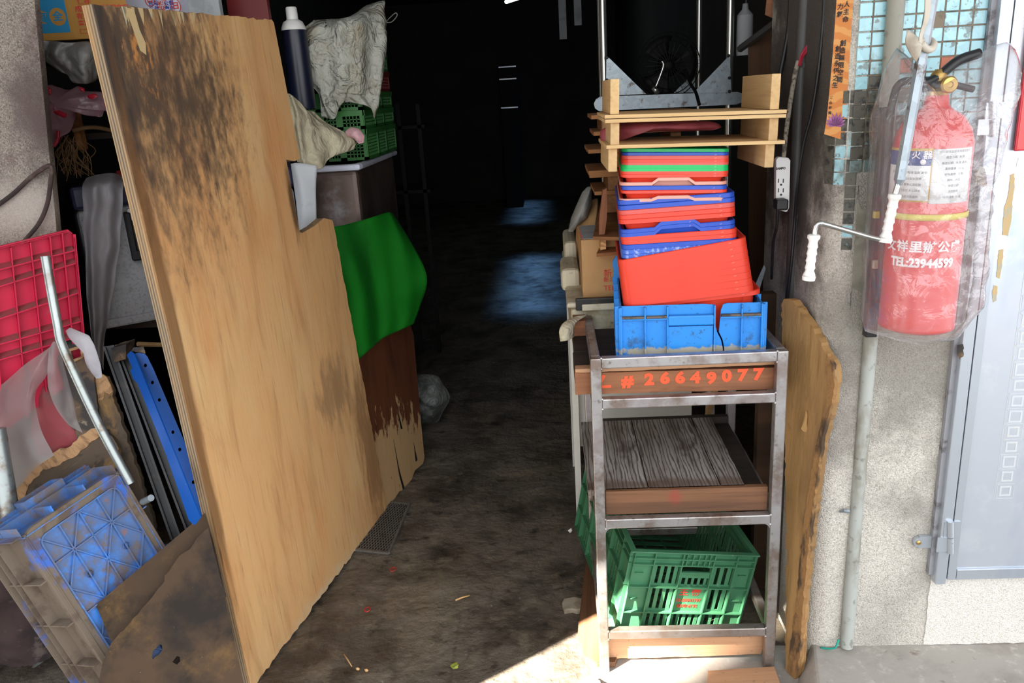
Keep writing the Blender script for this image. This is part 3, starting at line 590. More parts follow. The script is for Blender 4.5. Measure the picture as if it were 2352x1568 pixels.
# wall tab that ties the frame to the wall
tb = MB(); A = W(2100, 1230, Y=1.893); B = W(2152, 1255, Y=1.893)
tb.box(A.x+.012, .97, 1.888, 1.899, B.z, A.z); tb.lathe([(.0135, -.005), (.0135, .005)], Matrix.Translation((A.x+.012, 1.8935, (A.z+B.z)/2)) @ Matrix.Rotation(math.pi/2, 4, 'X'))
tab = tb.build('frame_tab', m_inox2, dr); 
MB().lathe([(.005, 0), (.006, .004), (.003, .006)], Matrix.Translation((A.x+.010, 1.889, (A.z+B.z)/2)) @ Matrix.Rotation(math.pi/2, 4, 'X'), 12).build('bolt', m_brass, tab)
pd = PY(1.8752)
et = MB()
def sqring(x, z, s, t=.0045):
    for (x0, x1, zz0, zz1) in ((x-s, x+s, z+s-t, z+s), (x-s, x+s, z-s, z-s+t), (x-s, x-s+t, z-s+t, z+s-t), (x+s-t, x+s, z-s+t, z+s-t)): et.box(x0, x1, 1.8755, 1.8762, zz0, zz1)
z = W(2318, 1060, Y=1.876).z; xe = W(2318, 1060, Y=1.876).x
for k in range(-2, 14):
    sqring(xe, z + k*.041, .014 if k % 3 else .016)
    if k % 2 == 0: sqring(xe - .0, z + k*.041, .021, .0012)
    for q in (-1, 1): et.tube([(xe-.024, 1.8757, z+k*.041+.0205), (xe-.012, 1.8757, z+k*.041+.0205+q*.008)], .0006, 4)
et.box(xe-.0255, xe-.0245, 1.8755, 1.8762, z-.10, z+.6)
et.build('etched_pattern', m_etch, leaf)
slab('tape_glue', jag([(2320, 402), (2330, 398), (2331, 430), (2327, 450), (2323, 505), (2316, 542), (2302, 540), (2306, 480), (2317, 440)], .0012, .006, seed=2), pd, .0006, m_resid, leaf)
slab('tape_glue', jag([(2294, 575), (2305, 572), (2302, 610), (2296, 640), (2288, 636)], .0012, .006, seed=3), pd, .0006, m_resid, leaf)
slab('tape_glue', jag([(2283, 655), (2291, 657), (2289, 690), (2281, 694), (2279, 668)], .0012, .006, seed=4), pd, .0006, m_resid, leaf)
slab('tape_glue', jag([(2339, 362), (2343, 372), (2338, 386), (2334, 384)], .001, .006, seed=4), pd, .0006, m_label, leaf)
sg = W(2328, 347, Y=1.866)
rs = MB().box(sg.x, sg.x+.4, 1.862, 1.8705, sg.z, sg.z+.5).build('red_sign', m_redsign, bevel=.003)
tag(rs, 'red sign with a raised border on the steel door', 'sign')
MB().box(sg.x+.004, sg.x+.396, 1.8612, 1.8622, sg.z+.004, sg.z+.496).build('sign_border', m_red, rs)
slab('mortar_lump', jag([(2243, 398), (2252, 380), (2262, 388), (2268, 428), (2240, 426)], .002, .008, seed=6), PY(1.863), .006, m_plaster, dr)
for q in ([(2199, 793), (2212, 790), (2214, 815), (2204, 825), (2200, 812)], [(2236, 440), (2240, 480), (2232, 520), (2226, 500)], [(2222, 560), (2230, 540), (2230, 600), (2220, 610)]):
    slab('rust_patch', jag(q, .0015, .005, seed=9), PY(1.8672), .001, m_rust, dr)

_q = W(2130, 1400, Y=1.897)
struct(MB().poly(jag([(0, 0), (1.6, 0), (1.6, dz0-.09), (0, dz0-.088)], .002, .02, seed=21), .01, frame(V((_q.x, 1.8965, .088)), V((0, -1, 0)), V((1, 0, 0)))).build('wall_right_plinth', m_peb_lt, wr))
# ------------------------------------------------------------------ things on the right wall
o = MB().tube([W(2062, -40, Y=1.885), W(2050, 105, Y=1.885), W(2000, 770, Y=1.892), W(1968, 1165, Y=1.896), W(1955, 1340, Y=1.89), W(1944, 1483, Y=1.887)], [.0185, .0185, .017, .016, .0175, .0175], 18).build('conduit_pipe', m_pvc, smooth='auto')
tag(o, 'grey conduit pipe running down the pebble wall to the kerb', 'pipe')
MB().tube([W(1937, 1172, Y=1.878), W(1950, 1174, Y=1.878)], .006, 6).tube([W(1930, 1174, Y=1.895), W(1942, 1173, Y=1.878)], .004, 6).build('bolt', m_galv, o)
o = MB().tube(spline([W(1885, 1487, Y=1.895), W(1905, 1489, Y=1.88), W(1918, 1487, Y=1.872), W(1923, 1478, Y=1.872), W(1927, 1468, Y=1.877)]), .0028, 8).build('twine', m_teal, smooth=True)
tag(o, 'short teal twine at the foot of the grey conduit pipe', 'twine')

# fire extinguisher in its bag
EX = W(2126, 500, Y=1.765).x
eb = W(2112, 748, Y=1.765).z; etp = W(2140, 242, Y=1.765).z
RE = .079
ex = thing('fire_extinguisher', 'red fire extinguisher with white phone number hanging inside a clear bag', 'fire extinguisher', (EX, 1.765, eb))
Hh = etp - eb
bd = [(RE-.006, 0), (RE-.001, .004), (RE, .010), (RE-.0015, .014), (RE-.0015, Hh-.085), (RE-.002, Hh-.075), (RE-.008, Hh-.05), (RE-.024, Hh-.024), (RE-.05, Hh-.006), (.024, Hh), (.022, Hh+.02)]
exb = MB().lathe(bd, Matrix.Translation((EX, 1.765, eb)), 56).build('body', m_red, ex, smooth='auto')
vz = etp + .02
exv = MB().lathe([(.02, 0), (.022, .012), (.016, .02), (.016, .045), (.008, .055)], Matrix.Translation((EX, 1.765, vz-.004)), 20).build('valve', m_brass, ex, smooth='auto')
gz = W(2143, 212, Y=1.72)
MB().lathe([(.016, 0), (.017, .010), (.014, .014), (.006, .015), (.005, .013)], Matrix.Translation((EX+.004, 1.735, vz+.02)) @ Matrix.Rotation(math.pi/2, 4, 'X'), 24).build('pressure_gauge', m_brass, exv, smooth='auto')
hd = MB().tube(spline([W(2110, 195, Y=1.76), W(2150, 180, Y=1.76), W(2200, 140, Y=1.765), W(2250, 122, Y=1.77)]), [.010]*25, 10)
hd.build('carrying_handle', m_blk, ex, smooth=True)
MB().tube(spline([W(2120, 205, Y=1.75), W(2170, 192, Y=1.75), W(2235, 205, Y=1.755)]), .007, 10).build('squeeze_lever', m_blk, ex, smooth=True)
MB().tube(spline([V((EX-.015, 1.765, vz+.03)), W(2070, 190, Y=1.775), W(2050, 235, Y=1.78), W(2040, 300, Y=1.78), W(2030, 480, Y=1.79), W(2022, 690, Y=1.79)]), .008, 10).build('hose', m_blk, ex, smooth=True)
def bend_at(zc):
    def f(p):   # wrap x (arc length) round the cylinder, y up
        a = p.x/(RE+.0006); r = RE + .0004 + p.z
        return V((EX + r*math.sin(a), 1.765 - r*math.cos(a), zc + p.y))
    return f
def wrap_patch(name, a0, a1, z0, z1, m, off=.0006, n=18, par=None):
    rows = [[(EX + (RE+off)*math.sin(a0+(a1-a0)*k/n), 1.765 - (RE+off)*math.cos(a0+(a1-a0)*k/n), z) for k in range(n+1)] for z in (z0, z1)]
    return MB().grid(rows).build(name, m, par or ex, smooth=True, solid=.0005)
ezp = lambda y, x=2120: W(x, y, Y=1.69).z
lb1 = wrap_patch('label', -1.72, -.38, ezp(466), ezp(342), m_ochre, .0004)
wrap_patch('label', -1.70, -.42, ezp(462), ezp(348), m_label, .0008, par=lb1)
wrap_patch('label', -1.69, -.41, ezp(382), ezp(348), m_navy, .0012, par=lb1)
lb2 = wrap_patch('label', -.39, .72, ezp(466, 2180), ezp(341, 2180), m_label, .0010)
text('lettering', '滅 火 器', .017, m_whiteink, None, lb1, bend=lambda p: bend_at(ezp(358))(V((p.x-.062, p.y, p.z+.0012))), bold=.0004)
dsk = MB()
for dx in (-.080, -.048):
    vs = [bend_at(ezp(373))(V((dx + .0055*math.cos(t*math.pi/8), .0055*math.sin(t*math.pi/8), .0016))) for t in range(16)]
    dsk.add(vs, [tuple(range(16))])
dsk.build('label_disc', m_whiteink, lb1)
tx = ['適用火災 A B C 普通 油類 電氣', '使用方法 拔出安全插梢', '握住噴管 瞄準火源底部', '用力壓下握把 左右掃射', '存放於乾燥通風處所']
for i, t in enumerate(tx):
    text('small_print', t, .0058, m_greyink, None, lb1, bend=lambda p, i=i: bend_at(ezp(398 + i*14))(V((p.x-.078, p.y, p.z+.0008))))
tx2 = ['滅火器性能檢查維護紀錄卡', '檢查日期   年 月', '製造日期   大 德 消 防', '藥劑重量   3.5 kg', '有效期限   三 年', '規格   10 型', '換藥日期', '下次檢查', '承辦廠商  合 格']
for i, t in enumerate(tx2):
    text('small_print', t, .0056, m_greyink, None, lb2, bend=lambda p, i=i: bend_at(ezp(348 + i*13, 2180))(V((p.x+.013, p.y, p.z+.001))))
wrap_patch('strap', -3.1, 3.1, ezp(508), ezp(494), m_yel, .0012, 48)
text('lettering', '文祥里辦公處', .0255, m_whiteink, None, exb, bend=lambda p: bend_at(ezp(570))(V((p.x-.034, p.y, p.z+.0006))), bold=.0007, spacing=1.12)
text('lettering', 'TEL:23944599', .026, m_whiteink, None, exb, bend=lambda p: bend_at(ezp(606))(V((p.x-.034, p.y, p.z+.0006))), bold=.0012, sx=.86)
hb = thing('extinguisher_bracket', 'dark wall bracket with a yellow strap behind the red fire extinguisher', 'bracket', (EX-.1, 1.88, 1.2))
hx = W(2020, 500, Y=1.84).x
MB().box(hx-.012, hx+.014, 1.835, 1.86, W(2015, 770, Y=1.85).z, W(2050, 245, Y=1.85).z).build('bar', m_blkm, hb, bevel=.002)
zz = W(2022, 493, Y=1.83).z
MB().box(hx-.016, hx+.016, 1.828, 1.84, zz-.008, zz+.008).build('strap', m_yel, hb, bevel=.002)
zz = W(2018, 607, Y=1.83).z
MB().box(hx-.010, hx+.010, 1.829, 1.84, zz-.010, zz+.010).build('strap', m_cream, hb, bevel=.002)
bag = puff('clear_bag', [(2060, 108), (2085, 150), (2118, 190), (2150, 178), (2210, 140), (2270, 112), (2318, 95), (2322, 105), (2310, 170), (2288, 255), (2262, 350), (2248, 400), (2240, 520), (2236, 640), (2216, 735), (2165, 785), (2120, 794), (2060, 782), (1985, 760), (1990, 600), (2005, 400), (2006, 260), (2025, 200), (2040, 150)],
           1.765, .124, .09, m_film, amp=.011, freq=19, seed=2, N=160, K=30, pw=8, cen=(2125, 480), crease=.45)
tag(bag, 'clear plastic bag tied over the red fire extinguisher', 'bag')
# awning crank
ck = thing('awning_crank', 'hanging awning crank with a grey rod and two white grips', 'crank', W(2100, 300, Y=1.63))
p0, p1 = W(2152, -60, Y=1.63), W(2066, 412, Y=1.62)
MB().tube([p0, p1 + (p0-p1).normalized()*.004, p1, p1 + (p1-p0).normalized()*.012], [.0105, .0105, .0105, .005], 6).build('rod', m_galv, ck)
def grip(pa, pb, name='grip'):
    L = (pb-pa).length; M = frame(pa, (pb-pa), V((1, .2, 0)))
    prof = [(.0095, 0), (.0125, .002), (.0125, .008), (.0095, .012)]
    nb = 5
    for i in range(nb):
        z0 = .012 + (L-.022)*i/nb; dz = (L-.022)/nb
        prof += [(.0085, z0+dz*.30), (.0105 if i < nb-1 else .0125, z0+dz*.97), (.0095, z0+dz)]
    prof += [(.0135, L-.008), (.0125, L)]
    MB().lathe(prof, M, 22).build(name, m_white, ck, smooth='auto')
a1 = W(2056, 445, Y=1.62); a2 = W(2032, 556, Y=1.62)
MB().tube([p1, a1], .0055, 10).build('rod', m_tube, ck, smooth='auto')
grip(a1, a2)
MB().tube(spline([W(2036, 552, Y=1.622), W(2000, 545, Y=1.62), W(1900, 516, Y=1.62), W(1884, 513, Y=1.62), W(1876, 516, Y=1.62), W(1872, 528, Y=1.62), W(1870, 545, Y=1.62)], 5), .0052, 10).build('rod', m_tube, ck, smooth=True)
grip(W(1870, 538, Y=1.62), W(1857, 643, Y=1.62))
tie = thing('plastic_tie', 'white plastic strip knotted round the crank rod above the clear bag', 'tie', W(2120, 90, Y=1.6))
cloth('strip', [[(2126, -30, 1.60), (2140, -30, 1.605)], [(2122, 40, 1.6), (2134, 40, 1.6)], [(2112, 78, 1.6), (2120, 80, 1.6)], [(2110, 98, 1.6), (2118, 102, 1.6)]], m_tie, tie, n=6, amp=.003, freq=40)
cloth('tail', [[(2084, 68, 1.62), (2100, 78, 1.61), (2116, 92, 1.60)], [(2080, 95, 1.62), (2100, 100, 1.605), (2116, 98, 1.60)], [(2090, 120, 1.62), (2105, 115, 1.605), (2117, 102, 1.60)], [(2104, 142, 1.62), (2112, 128, 1.61), (2119, 104, 1.60)]], m_tie, tie, n=6, amp=.004, freq=40)
MB().tube(spline([W(2116, 100, Y=1.602), W(2128, 112, Y=1.612), W(2140, 112, Y=1.618), W(2144, 100, Y=1.632), W(2132, 92, Y=1.648), W(2118, 92, Y=1.628), W(2114, 98, Y=1.604)], 6), .007, 8).build('loop', m_tie, tie, smooth=True)
# orange paper strip with calligraphy
nrm = V((-.62, -.78, 0)).normalized(); PS = PL((XC-.012, 1.92, 1.5), nrm)
tp = slab('paper_strip', [(1924, -40), (1966, -40), (1960, 40), (1956, 110), (1951, 190), (1946, 250), (1941, 322), (1925, 318), (1893, 308), (1899, 270), (1905, 210), (1913, 120), (1918, 50)], PS, .004, m_paper, xd=((1915, 300), (1940, 0)))
tag(tp, 'orange paper strip with black calligraphy and a purple flower on the corner', 'poster')
def onstrip(x, y, off=.0012):
    p = PS.p(x, y) + PS.n*off
    up = (PS.p(1945, 0) - PS.p(1918, 300)).normalized(); rt_ = up.cross(PS.n)
    return Matrix((rt_, up, PS.n)).transposed().to_4x4(), p
def stext(body, x, y, size, line=1.0):
    M, p = onstrip(x, y); M = M.copy(); M.translation = p
    text('calligraphy', body, size, m_ink, M, tp, line=line, bold=.0003)
for (b_, x, y) in (('人\n主\n命', 1944, 28), ('力\n氣', 1930, 25), ('創\n造\n無\n限\n空\n間', 1933, 142), ('創\n造\n永\n恆\n之\n生', 1922, 155)):
    stext(b_, x, y, .0135, 1.15)
stext('慈\n心\n印\n贈', 1908, 242, .007, 1.6)
fl = MB(); M, p = onstrip(1919, 290)
for k in range(9):
    a = math.radians(-75 + 150*k/8); L = .020 + .012*math.cos(a)
    d = V((math.sin(a), math.cos(a), 0)); s_ = V((d.y, -d.x, 0))
    pts = [V((0, 0, 0)), d*L*.5 + s_*.0045, d*L, d*L*.5 - s_*.0045]
    Mx = M.copy(); Mx.translation = p
    fl.add([Mx @ q for q in pts], [(0, 1, 2, 3)])
fl.build('flower_print', m_purple, tp)
# cables, pipe and power strip in the corner behind the wall
o = MB().tube([W(1853, -40, Y=2.16), W(1838, 200, Y=2.16), W(1824, 520, Y=2.16), W(1812, 820, Y=2.16), (W(1800, 1000, Y=2.16).x, 2.16, .0)], .0165, 14).build('drain_pipe', m_dkpipe, smooth='auto'); tag(o, 'dark upright pipe in the corner behind the right wall', 'pipe')
for (x, y) in ((1846, 150), (1828, 495)):
    q = W(x, y, Y=2.16); MB().tube([q + V((0, 0, -.005)), q + V((0, 0, .005))], .020, 14).box(q.x, q.x+.05, 2.155, 2.165, q.z-.003, q.z+.003).build('clamp', m_dkpipe, o)
o = MB().tube(spline([W(1896, -40, Y=2.02), W(1890, 60, Y=2.02), W(1880, 160, Y=2.02), W(1864, 260, Y=2.03), W(1846, 330, Y=2.05), W(1832, 420, Y=2.08), W(1826, 500, Y=2.12), W(1818, 600, Y=2.12), W(1806, 700, Y=2.14)]), .0042, 8).build('cable', m_blk, smooth=True); tag(o, 'thin black cable hanging down the dark corner of the right wall', 'cable')
o = MB().tube(spline([W(1818, -40, Y=2.3), W(1812, 60, Y=2.3), W(1802, 120, Y=2.3), W(1792, 170, Y=2.3), W(1782, 215, Y=2.3), W(1778, 262, Y=2.3)]), .006, 8).build('cable', m_blk, smooth=True); tag(o, 'black cable hanging behind the pale pine pallets', 'cable')
ps = thing('power_strip', 'white power strip hanging by its cord under the pine pallets', 'power strip', W(1798, 425, Y=2.1))
P_ = PY(2.1)
slab('body', [(1783, 366), (1789, 360), (1811, 362), (1816, 368), (1813, 478), (1808, 487), (1786, 483), (1782, 474)], P_, .022, m_white, ps, bevel=.003)
k = MB()
for (x, y) in ((1788, 415), (1799, 415), (1788, 437), (1799, 437)): 
    q = W(x, y, Y=2.0995); k.box(q.x-.0011, q.x+.0011, 2.0985, 2.1005, q.z-.005, q.z+.005)
for (x, y) in ((1794, 424), (1794, 447)):
    q = W(x, y, Y=2.0995); k.lathe([(.0026, 0), (.0026, .002)], Matrix.Translation((q.x, 2.1, q.z)) @ Matrix.Rotation(math.pi/2, 4, 'X'), 10)
k.build('socket', m_blk, ps)
Mx = frame(W(1793, 387, Y=2.0995), V((0, -1, 0)), V((1, 0, 0))); text('lettering', 'SAMPO', .0075, m_ink, Mx, ps, bold=.0004)
q = W(1793, 468, Y=2.085); plg = MB().box(q.x-.016, q.x+.014, 2.06, 2.1, q.z-.014, q.z+.014).build('plug', m_blk, ps, bevel=.005)
MB().tube(spline([W(1800, 362, Y=2.11), W(1806, 300, Y=2.11), W(1816, 230, Y=2.12), W(1826, 170, Y=2.13), W(1834, 140, Y=2.135)]), .006, 8).build('cord', m_cord, ps, smooth=True)
MB().tube(spline([W(1786, 478, Y=2.08), W(1784, 520, Y=2.1), W(1776, 560, Y=2.15), W(1772, 640, Y=2.2)]), .004, 8).build('plug_cord', m_blk, plg, smooth=True)
o = cloth('plastic_tie', [[(1832, 150, 2.13), (1840, 152, 2.13)], [(1838, 128, 2.13), (1845, 132, 2.13)], [(1846, 112, 2.13), (1856, 118, 2.13)], [(1856, 100, 2.13), (1859, 106, 2.13)]], m_filmr, n=5, amp=.002, freq=60); tag(o, 'red plastic tie on the dark upright pipe', 'tie')
o = slab('brown_plank', [(1718, 110), (1790, 40), (1818, 30), (1810, 560), (1802, 1290), (1776, 1290), (1720, 560)], PL((.8, 2.55, 1), (-.75, -.66, 0)), .02, m_dkpanel, xd=((1790, 500), (1795, 100))); tag(o, 'dark brown wooden panel standing behind the pine pallets', 'panel')
o = slab('wood_block', [(1764, -30), (1822, -30), (1803, 54), (1757, 34)], PL((.8, 2.42, 1), (-.4, -.9, 0)), .05, m_redwood, xd=((1764, 0), (1815, 0))); tag(o, 'rough wooden block hanging over the dark brown panel', 'block')
o = MB().tube([W(1700, 112, Y=2.8), W(1790, 46, Y=2.45)], .012, 6).build('wood_strut', m_dkpipe); tag(o, 'thin slanting strut below the rough wooden block', 'strut')
o = thing('grey_can', 'pale grey can hanging in the dark beside the steel stand', 'can', W(1710, 65, Y=3.2))
MB().lathe([(.028, -.11), (.03, -.10), (.03, .03), (.012, .05), (.01, .07)], Matrix.Translation(W(1711, 55, Y=3.2)), 16).build('body', m_greycarton, o, smooth='auto')
MB().tube([W(1713, 20, Y=3.2), W(1716, -60, Y=3.2)], .003, 6).build('hook', m_blk, o)
# ------------------------------------------------------------------ steel trolley
TY0, TY1 = 1.90, 2.47; TXL, TXR = .0755, .5655; PT = .0275
tro = thing('steel_trolley', 'bare steel trolley frame of three tiers standing in the doorway', 'trolley', (.32, 2.18, 0))
for (x, y) in ((TXL, TY0), (TXR-PT, TY0), (TXL, TY1-PT), (TXR-PT, TY1-PT)):
    MB().box(x, x+PT, y, y+PT, .008 if y < 2 else 0, .957).build('post', m_steel, tro, bevel=.003)
def rail(x0, x1, y0, y1, z0, z1, nm='rail'): return MB().box(x0, x1, y0, y1, z0, z1).build(nm, m_steel, tro, bevel=.003)
RZ = ((.929, .957), (.820, .847), (.474, .502), (.122, .149))
for z0, z1 in RZ:
    rail(TXL+PT, TXR-PT, TY0+.001, TY0+PT-.002, z0, z1)
    rail(TXL+PT, TXR-PT, TY1-PT+.002, TY1-.001, z0, z1)
    rail(TXR-PT+.002, TXR-.001, TY0+PT, TY1-PT, z0, z1)
    rail(TXL+.001, TXL+PT-.002, TY0+PT, TY1-PT, z0, z1)
for z0, z1 in RZ:
    for x in (TXL+PT, TXR-PT):
        for dz in (z0, z1): MB().lathe([(.001, -.004), (.0045, 0), (.001, .004)], Matrix.Translation((x, TY0+.002, dz)), 8).build('weld', m_steel, tro, smooth=True)
# corner fillets of the lower tiers
gs = MB()
for z in (.474,):
    for x, sx in ((TXL+PT, 1), (TXR-PT, -1)):
        pts = [(x, z), (x + sx*.018, z)] + [(x + sx*(.018 - .018*math.sin(a*math.pi/10)), z - .018 + .018*math.cos(a*math.pi/10)) for a in range(1, 6)]
        gs.poly([(p[0], p[1]) for p in pts], .02, Matrix(((1, 0, 0, 0), (0, 0, -1, TY0+.004), (0, 1, 0, 0), (0, 0, 0, 1))))
gs.build('corner_plate', m_steel, tro)
# middle shelf: front beam and weathered planks
bm = MB().box(TXL+PT+.002, TXR-PT-.003, 1.924, 1.944, .503, .573).build('shelf_beam', m_brownbeam, tro, bevel=.003)
zs = .572
def plank(q0, q1, th=.018, dz=0, m=m_grey, yb=2.40, yf=1.934):
    x0, x1 = W(q0[0], q0[1], Z=zs).x, W(q1[0], q1[1], Z=zs).x
    M = Matrix(((0, -1, 0, (x0+x1)/2), (1, 0, 0, (yf+yb)/2), (0, 0, 1, zs+dz), (0, 0, 0, 1)))
    L = (yb-yf)/2; w = (x1-x0)/2
    pts = jag([(-L, -w), (L, -w), (L, w), (-L, w)], .0012, .03, seed=int(x0*1000))
    return MB().poly(pts, th, M).build('shelf_plank', m, tro, bevel=.001)
for a_, b_ in (((1350, 1122), (1488.5, 1122)), ((1491, 1121), (1656, 1120)), ((1659, 1120), (1712, 1118))):
    M = None
    x0 = W(a_[0], a_[1], Z=zs).x; x1 = W(b_[0], b_[1], Z=zs).x
    o = MB().poly(jag([(-.233, -(x1-x0)/2), (.233, -(x1-x0)/2), (.233, (x1-x0)/2), (-.233, (x1-x0)/2)], .001, .03, seed=int(x0*999)), .018).build('shelf_plank', m_grey, tro, Matrix(((0, -1, 0, (x0+x1)/2), (1, 0, 0, 2.17), (0, 0, 1, zs+.001), (0, 0, 0, 1))))
x0 = W(1716, 1118, Z=zs).x
MB().box(x0, TXR-PT-.004, 1.95, 2.42, zs-.045, zs-.022).build('shelf_plank', m_dkwood, tro, bevel=.002)
MB().box(TXL+PT+.004, TXR-PT-.004, 2.405, 2.43, .503, zs+.0).build('shelf_beam', m_dkwood, tro, bevel=.002)
# wooden tray / bench top held between the upper rails
ben = thing('wooden_platform', 'dark plank platform with an orange stencilled number on its front beam', 'platform', (.3, 2.18, .85))
slb = MB().poly(jag([(-.262, -.03), (.256, -.0335), (.259, .0245), (.06, .027), (-.2, .0275), (-.2615, .030)], .0012, .03, seed=2), .022)
fb = slb.build('front_beam', m_redwood, ben, frame(V((.298, 1.934, .879)), V((0, -1, 0)), V((1, 0, -.004))), bevel=.0015)
MB().box(.036, .556, 1.957, 2.10, .868, .9135).build('top_plank', m_dkwood, ben, bevel=.003)
MB().box(.040, .40, 2.103, 2.44, .868, .9135).build('top_plank', m_dkwood, ben, bevel=.003)
MB().box(.403, .553, 2.103, 2.44, .868, .912).build('top_plank', m_dkwood, ben, bevel=.003)
MB().poly(jag([(-.26, -.005), (.255, -.004), (.256, .004), (-.26, .005)], .001, .02, seed=4), .03).build('edge_strip', m_tan, ben, frame(V((.298, 1.938, .9135)), V((0, -1, 0)), V((1, 0, 0))))
# stencilled number: digits the way they stand on the beam
def onbeam(ch, x, y, size, m_=m_redspray, sx=1.15, bold=.0016):
    q = W(x, y, Y=1.9335); M = frame(q, V((0, -1, 0)), V((1, 0, .004)))
    if ch == '9': ch = '6'; M = M @ Matrix.Rotation(math.pi, 4, 'Z')
    text('stencilled_number', ch, size, m_, M, fb, sx=sx, bold=bold)
for ch, x, y in (('ㄥ', 1385, 879), ('#', 1441, 876), ('2', 1491, 872), ('6', 1527, 869), ('6', 1562, 868), ('4', 1597, 868), ('9', 1634, 866), ('0', 1669, 864), ('7', 1705, 862), ('7', 1741, 860)):
    onbeam(ch, x, y, .041, bold=.0024)
# loose board at the foot of the trolley
o = MB().poly(jag([(W(1394, 1480, Y=1.945).x-.3, -.036), (.238, -.030), (.244, -.006), (.242, .034), (-.13, .036), (W(1398, 1470, Y=1.945).x-.3, .032)], .0015, .02, seed=11), .03).build('loose_board', m_tan, None, frame(V((.3, 1.942, .060)), V((0, -1, 0)), V((1, 0, 0))), bevel=.002)
tag(o, 'sun bleached loose board standing on edge under the trolley front', 'board')
o = slab('floor_plank', [(1626, 1540), (1778, 1530), (1800, 1590), (1622, 1590)], PZ(.034), .022, m_tan, xd=((1640, 1550), (1780, 1542))); tag(o, 'worn board lying flat at the right front foot of the trolley', 'board')
o = slab('floor_plank', jag([(1338, 1558), (1356, 1550), (1378, 1562), (1384, 1590), (1300, 1590)], .002, .01), PZ(.04), .026, m_tan, xd=((1340, 1565), (1378, 1570))); tag(o, 'broken board end lying flat at the left front foot of the trolley', 'board')
fbx = [(1337, 1360), (1345, 1300), (1360, 1220), (1420, 1220), (1440, 1445), (1412, 1520), (1372, 1520), (1344, 1505), (1327, 1462)]
o = slab('floor_board', jag(fbx, .002, .03, seed=8), PZ(.03), .028, m_brownbeam, xd=((1345, 1460), (1350, 1300))); tag(o, 'thin brown board lying on the floor under the left side of the trolley', 'board')
o = slab('flat_stone', jag([(1291, 1384), (1296, 1373), (1318, 1369), (1337, 1372), (1335, 1398), (1296, 1400)], .002, .01, seed=5), PZ(.014), .018, m_stone, bevel=.003); tag(o, 'flat pale stone on the floor left of the trolley', 'stone')

# ------------------------------------------------------------------ green crate with red printing
def crate_wall(mb, M, w, h, cols, rows, solid, th=.003, rib=.011, nb=4, ribt=.0035, handle=None):
    """one wall in local (u right, v up, outward +n): ribs on every line, slotted or solid cells"""
    us = [w*c for c in cols]; vs = [h*r for r in rows]
    for u in us: mb.box(max(0, u-ribt/2), min(w, u+ribt/2), 0, h, -th, rib, M)
    for v in vs: mb.box(0, w, max(0, v-ribt/2), min(h, v+ribt/2), -th, rib, M)
    for r in range(len(rows)-1):
        for c in range(len(cols)-1):
            u0, u1, v0, v1 = us[c], us[c+1], vs[r], vs[r+1]
            kd = solid(r, c)
            if kd == 'solid': mb.box(u0, u1, v0, v1, -th, 0, M)
            elif kd == 'slots':
                mb.box(u0, u1, v0, v0+.008, -th, 0, M); mb.box(u0, u1, v1-.006, v1, -th, 0, M)
                n = max(2, int(round((u1-u0)/.021)))
                for k in range(n):
                    a = u0 + (u1-u0)*(k+.5)/n; bw = (u1-u0)/n*.26
                    mb.box(a-bw, a+bw, v0+.008, v1-.006, -th, 0, M)
            elif kd == 'handle':
                vm = v0 + (v1-v0)*.42
                mb.box(u0, u1, vm, vm+.018, -th, .004, M)
                n = 5; mb.box(u0, u1, v0, v0+.006, -th, 0, M)
                for k in range(n):
                    a = u0 + (u1-u0)*(k+.5)/n; mb.box(a-.004, a+.004, v0, vm, -th, 0, M)
                pts = [(u0, v1)] + [(u0+(u1-u0)*t/8, v1-.014+.010*math.sin(math.pi*t/8)) for t in range(9)] + [(u1, v1)]
                mb.poly(pts[::-1], th, M)
            elif kd == 'open': pass
FWd, FDp, FHt = .335, .57, .222
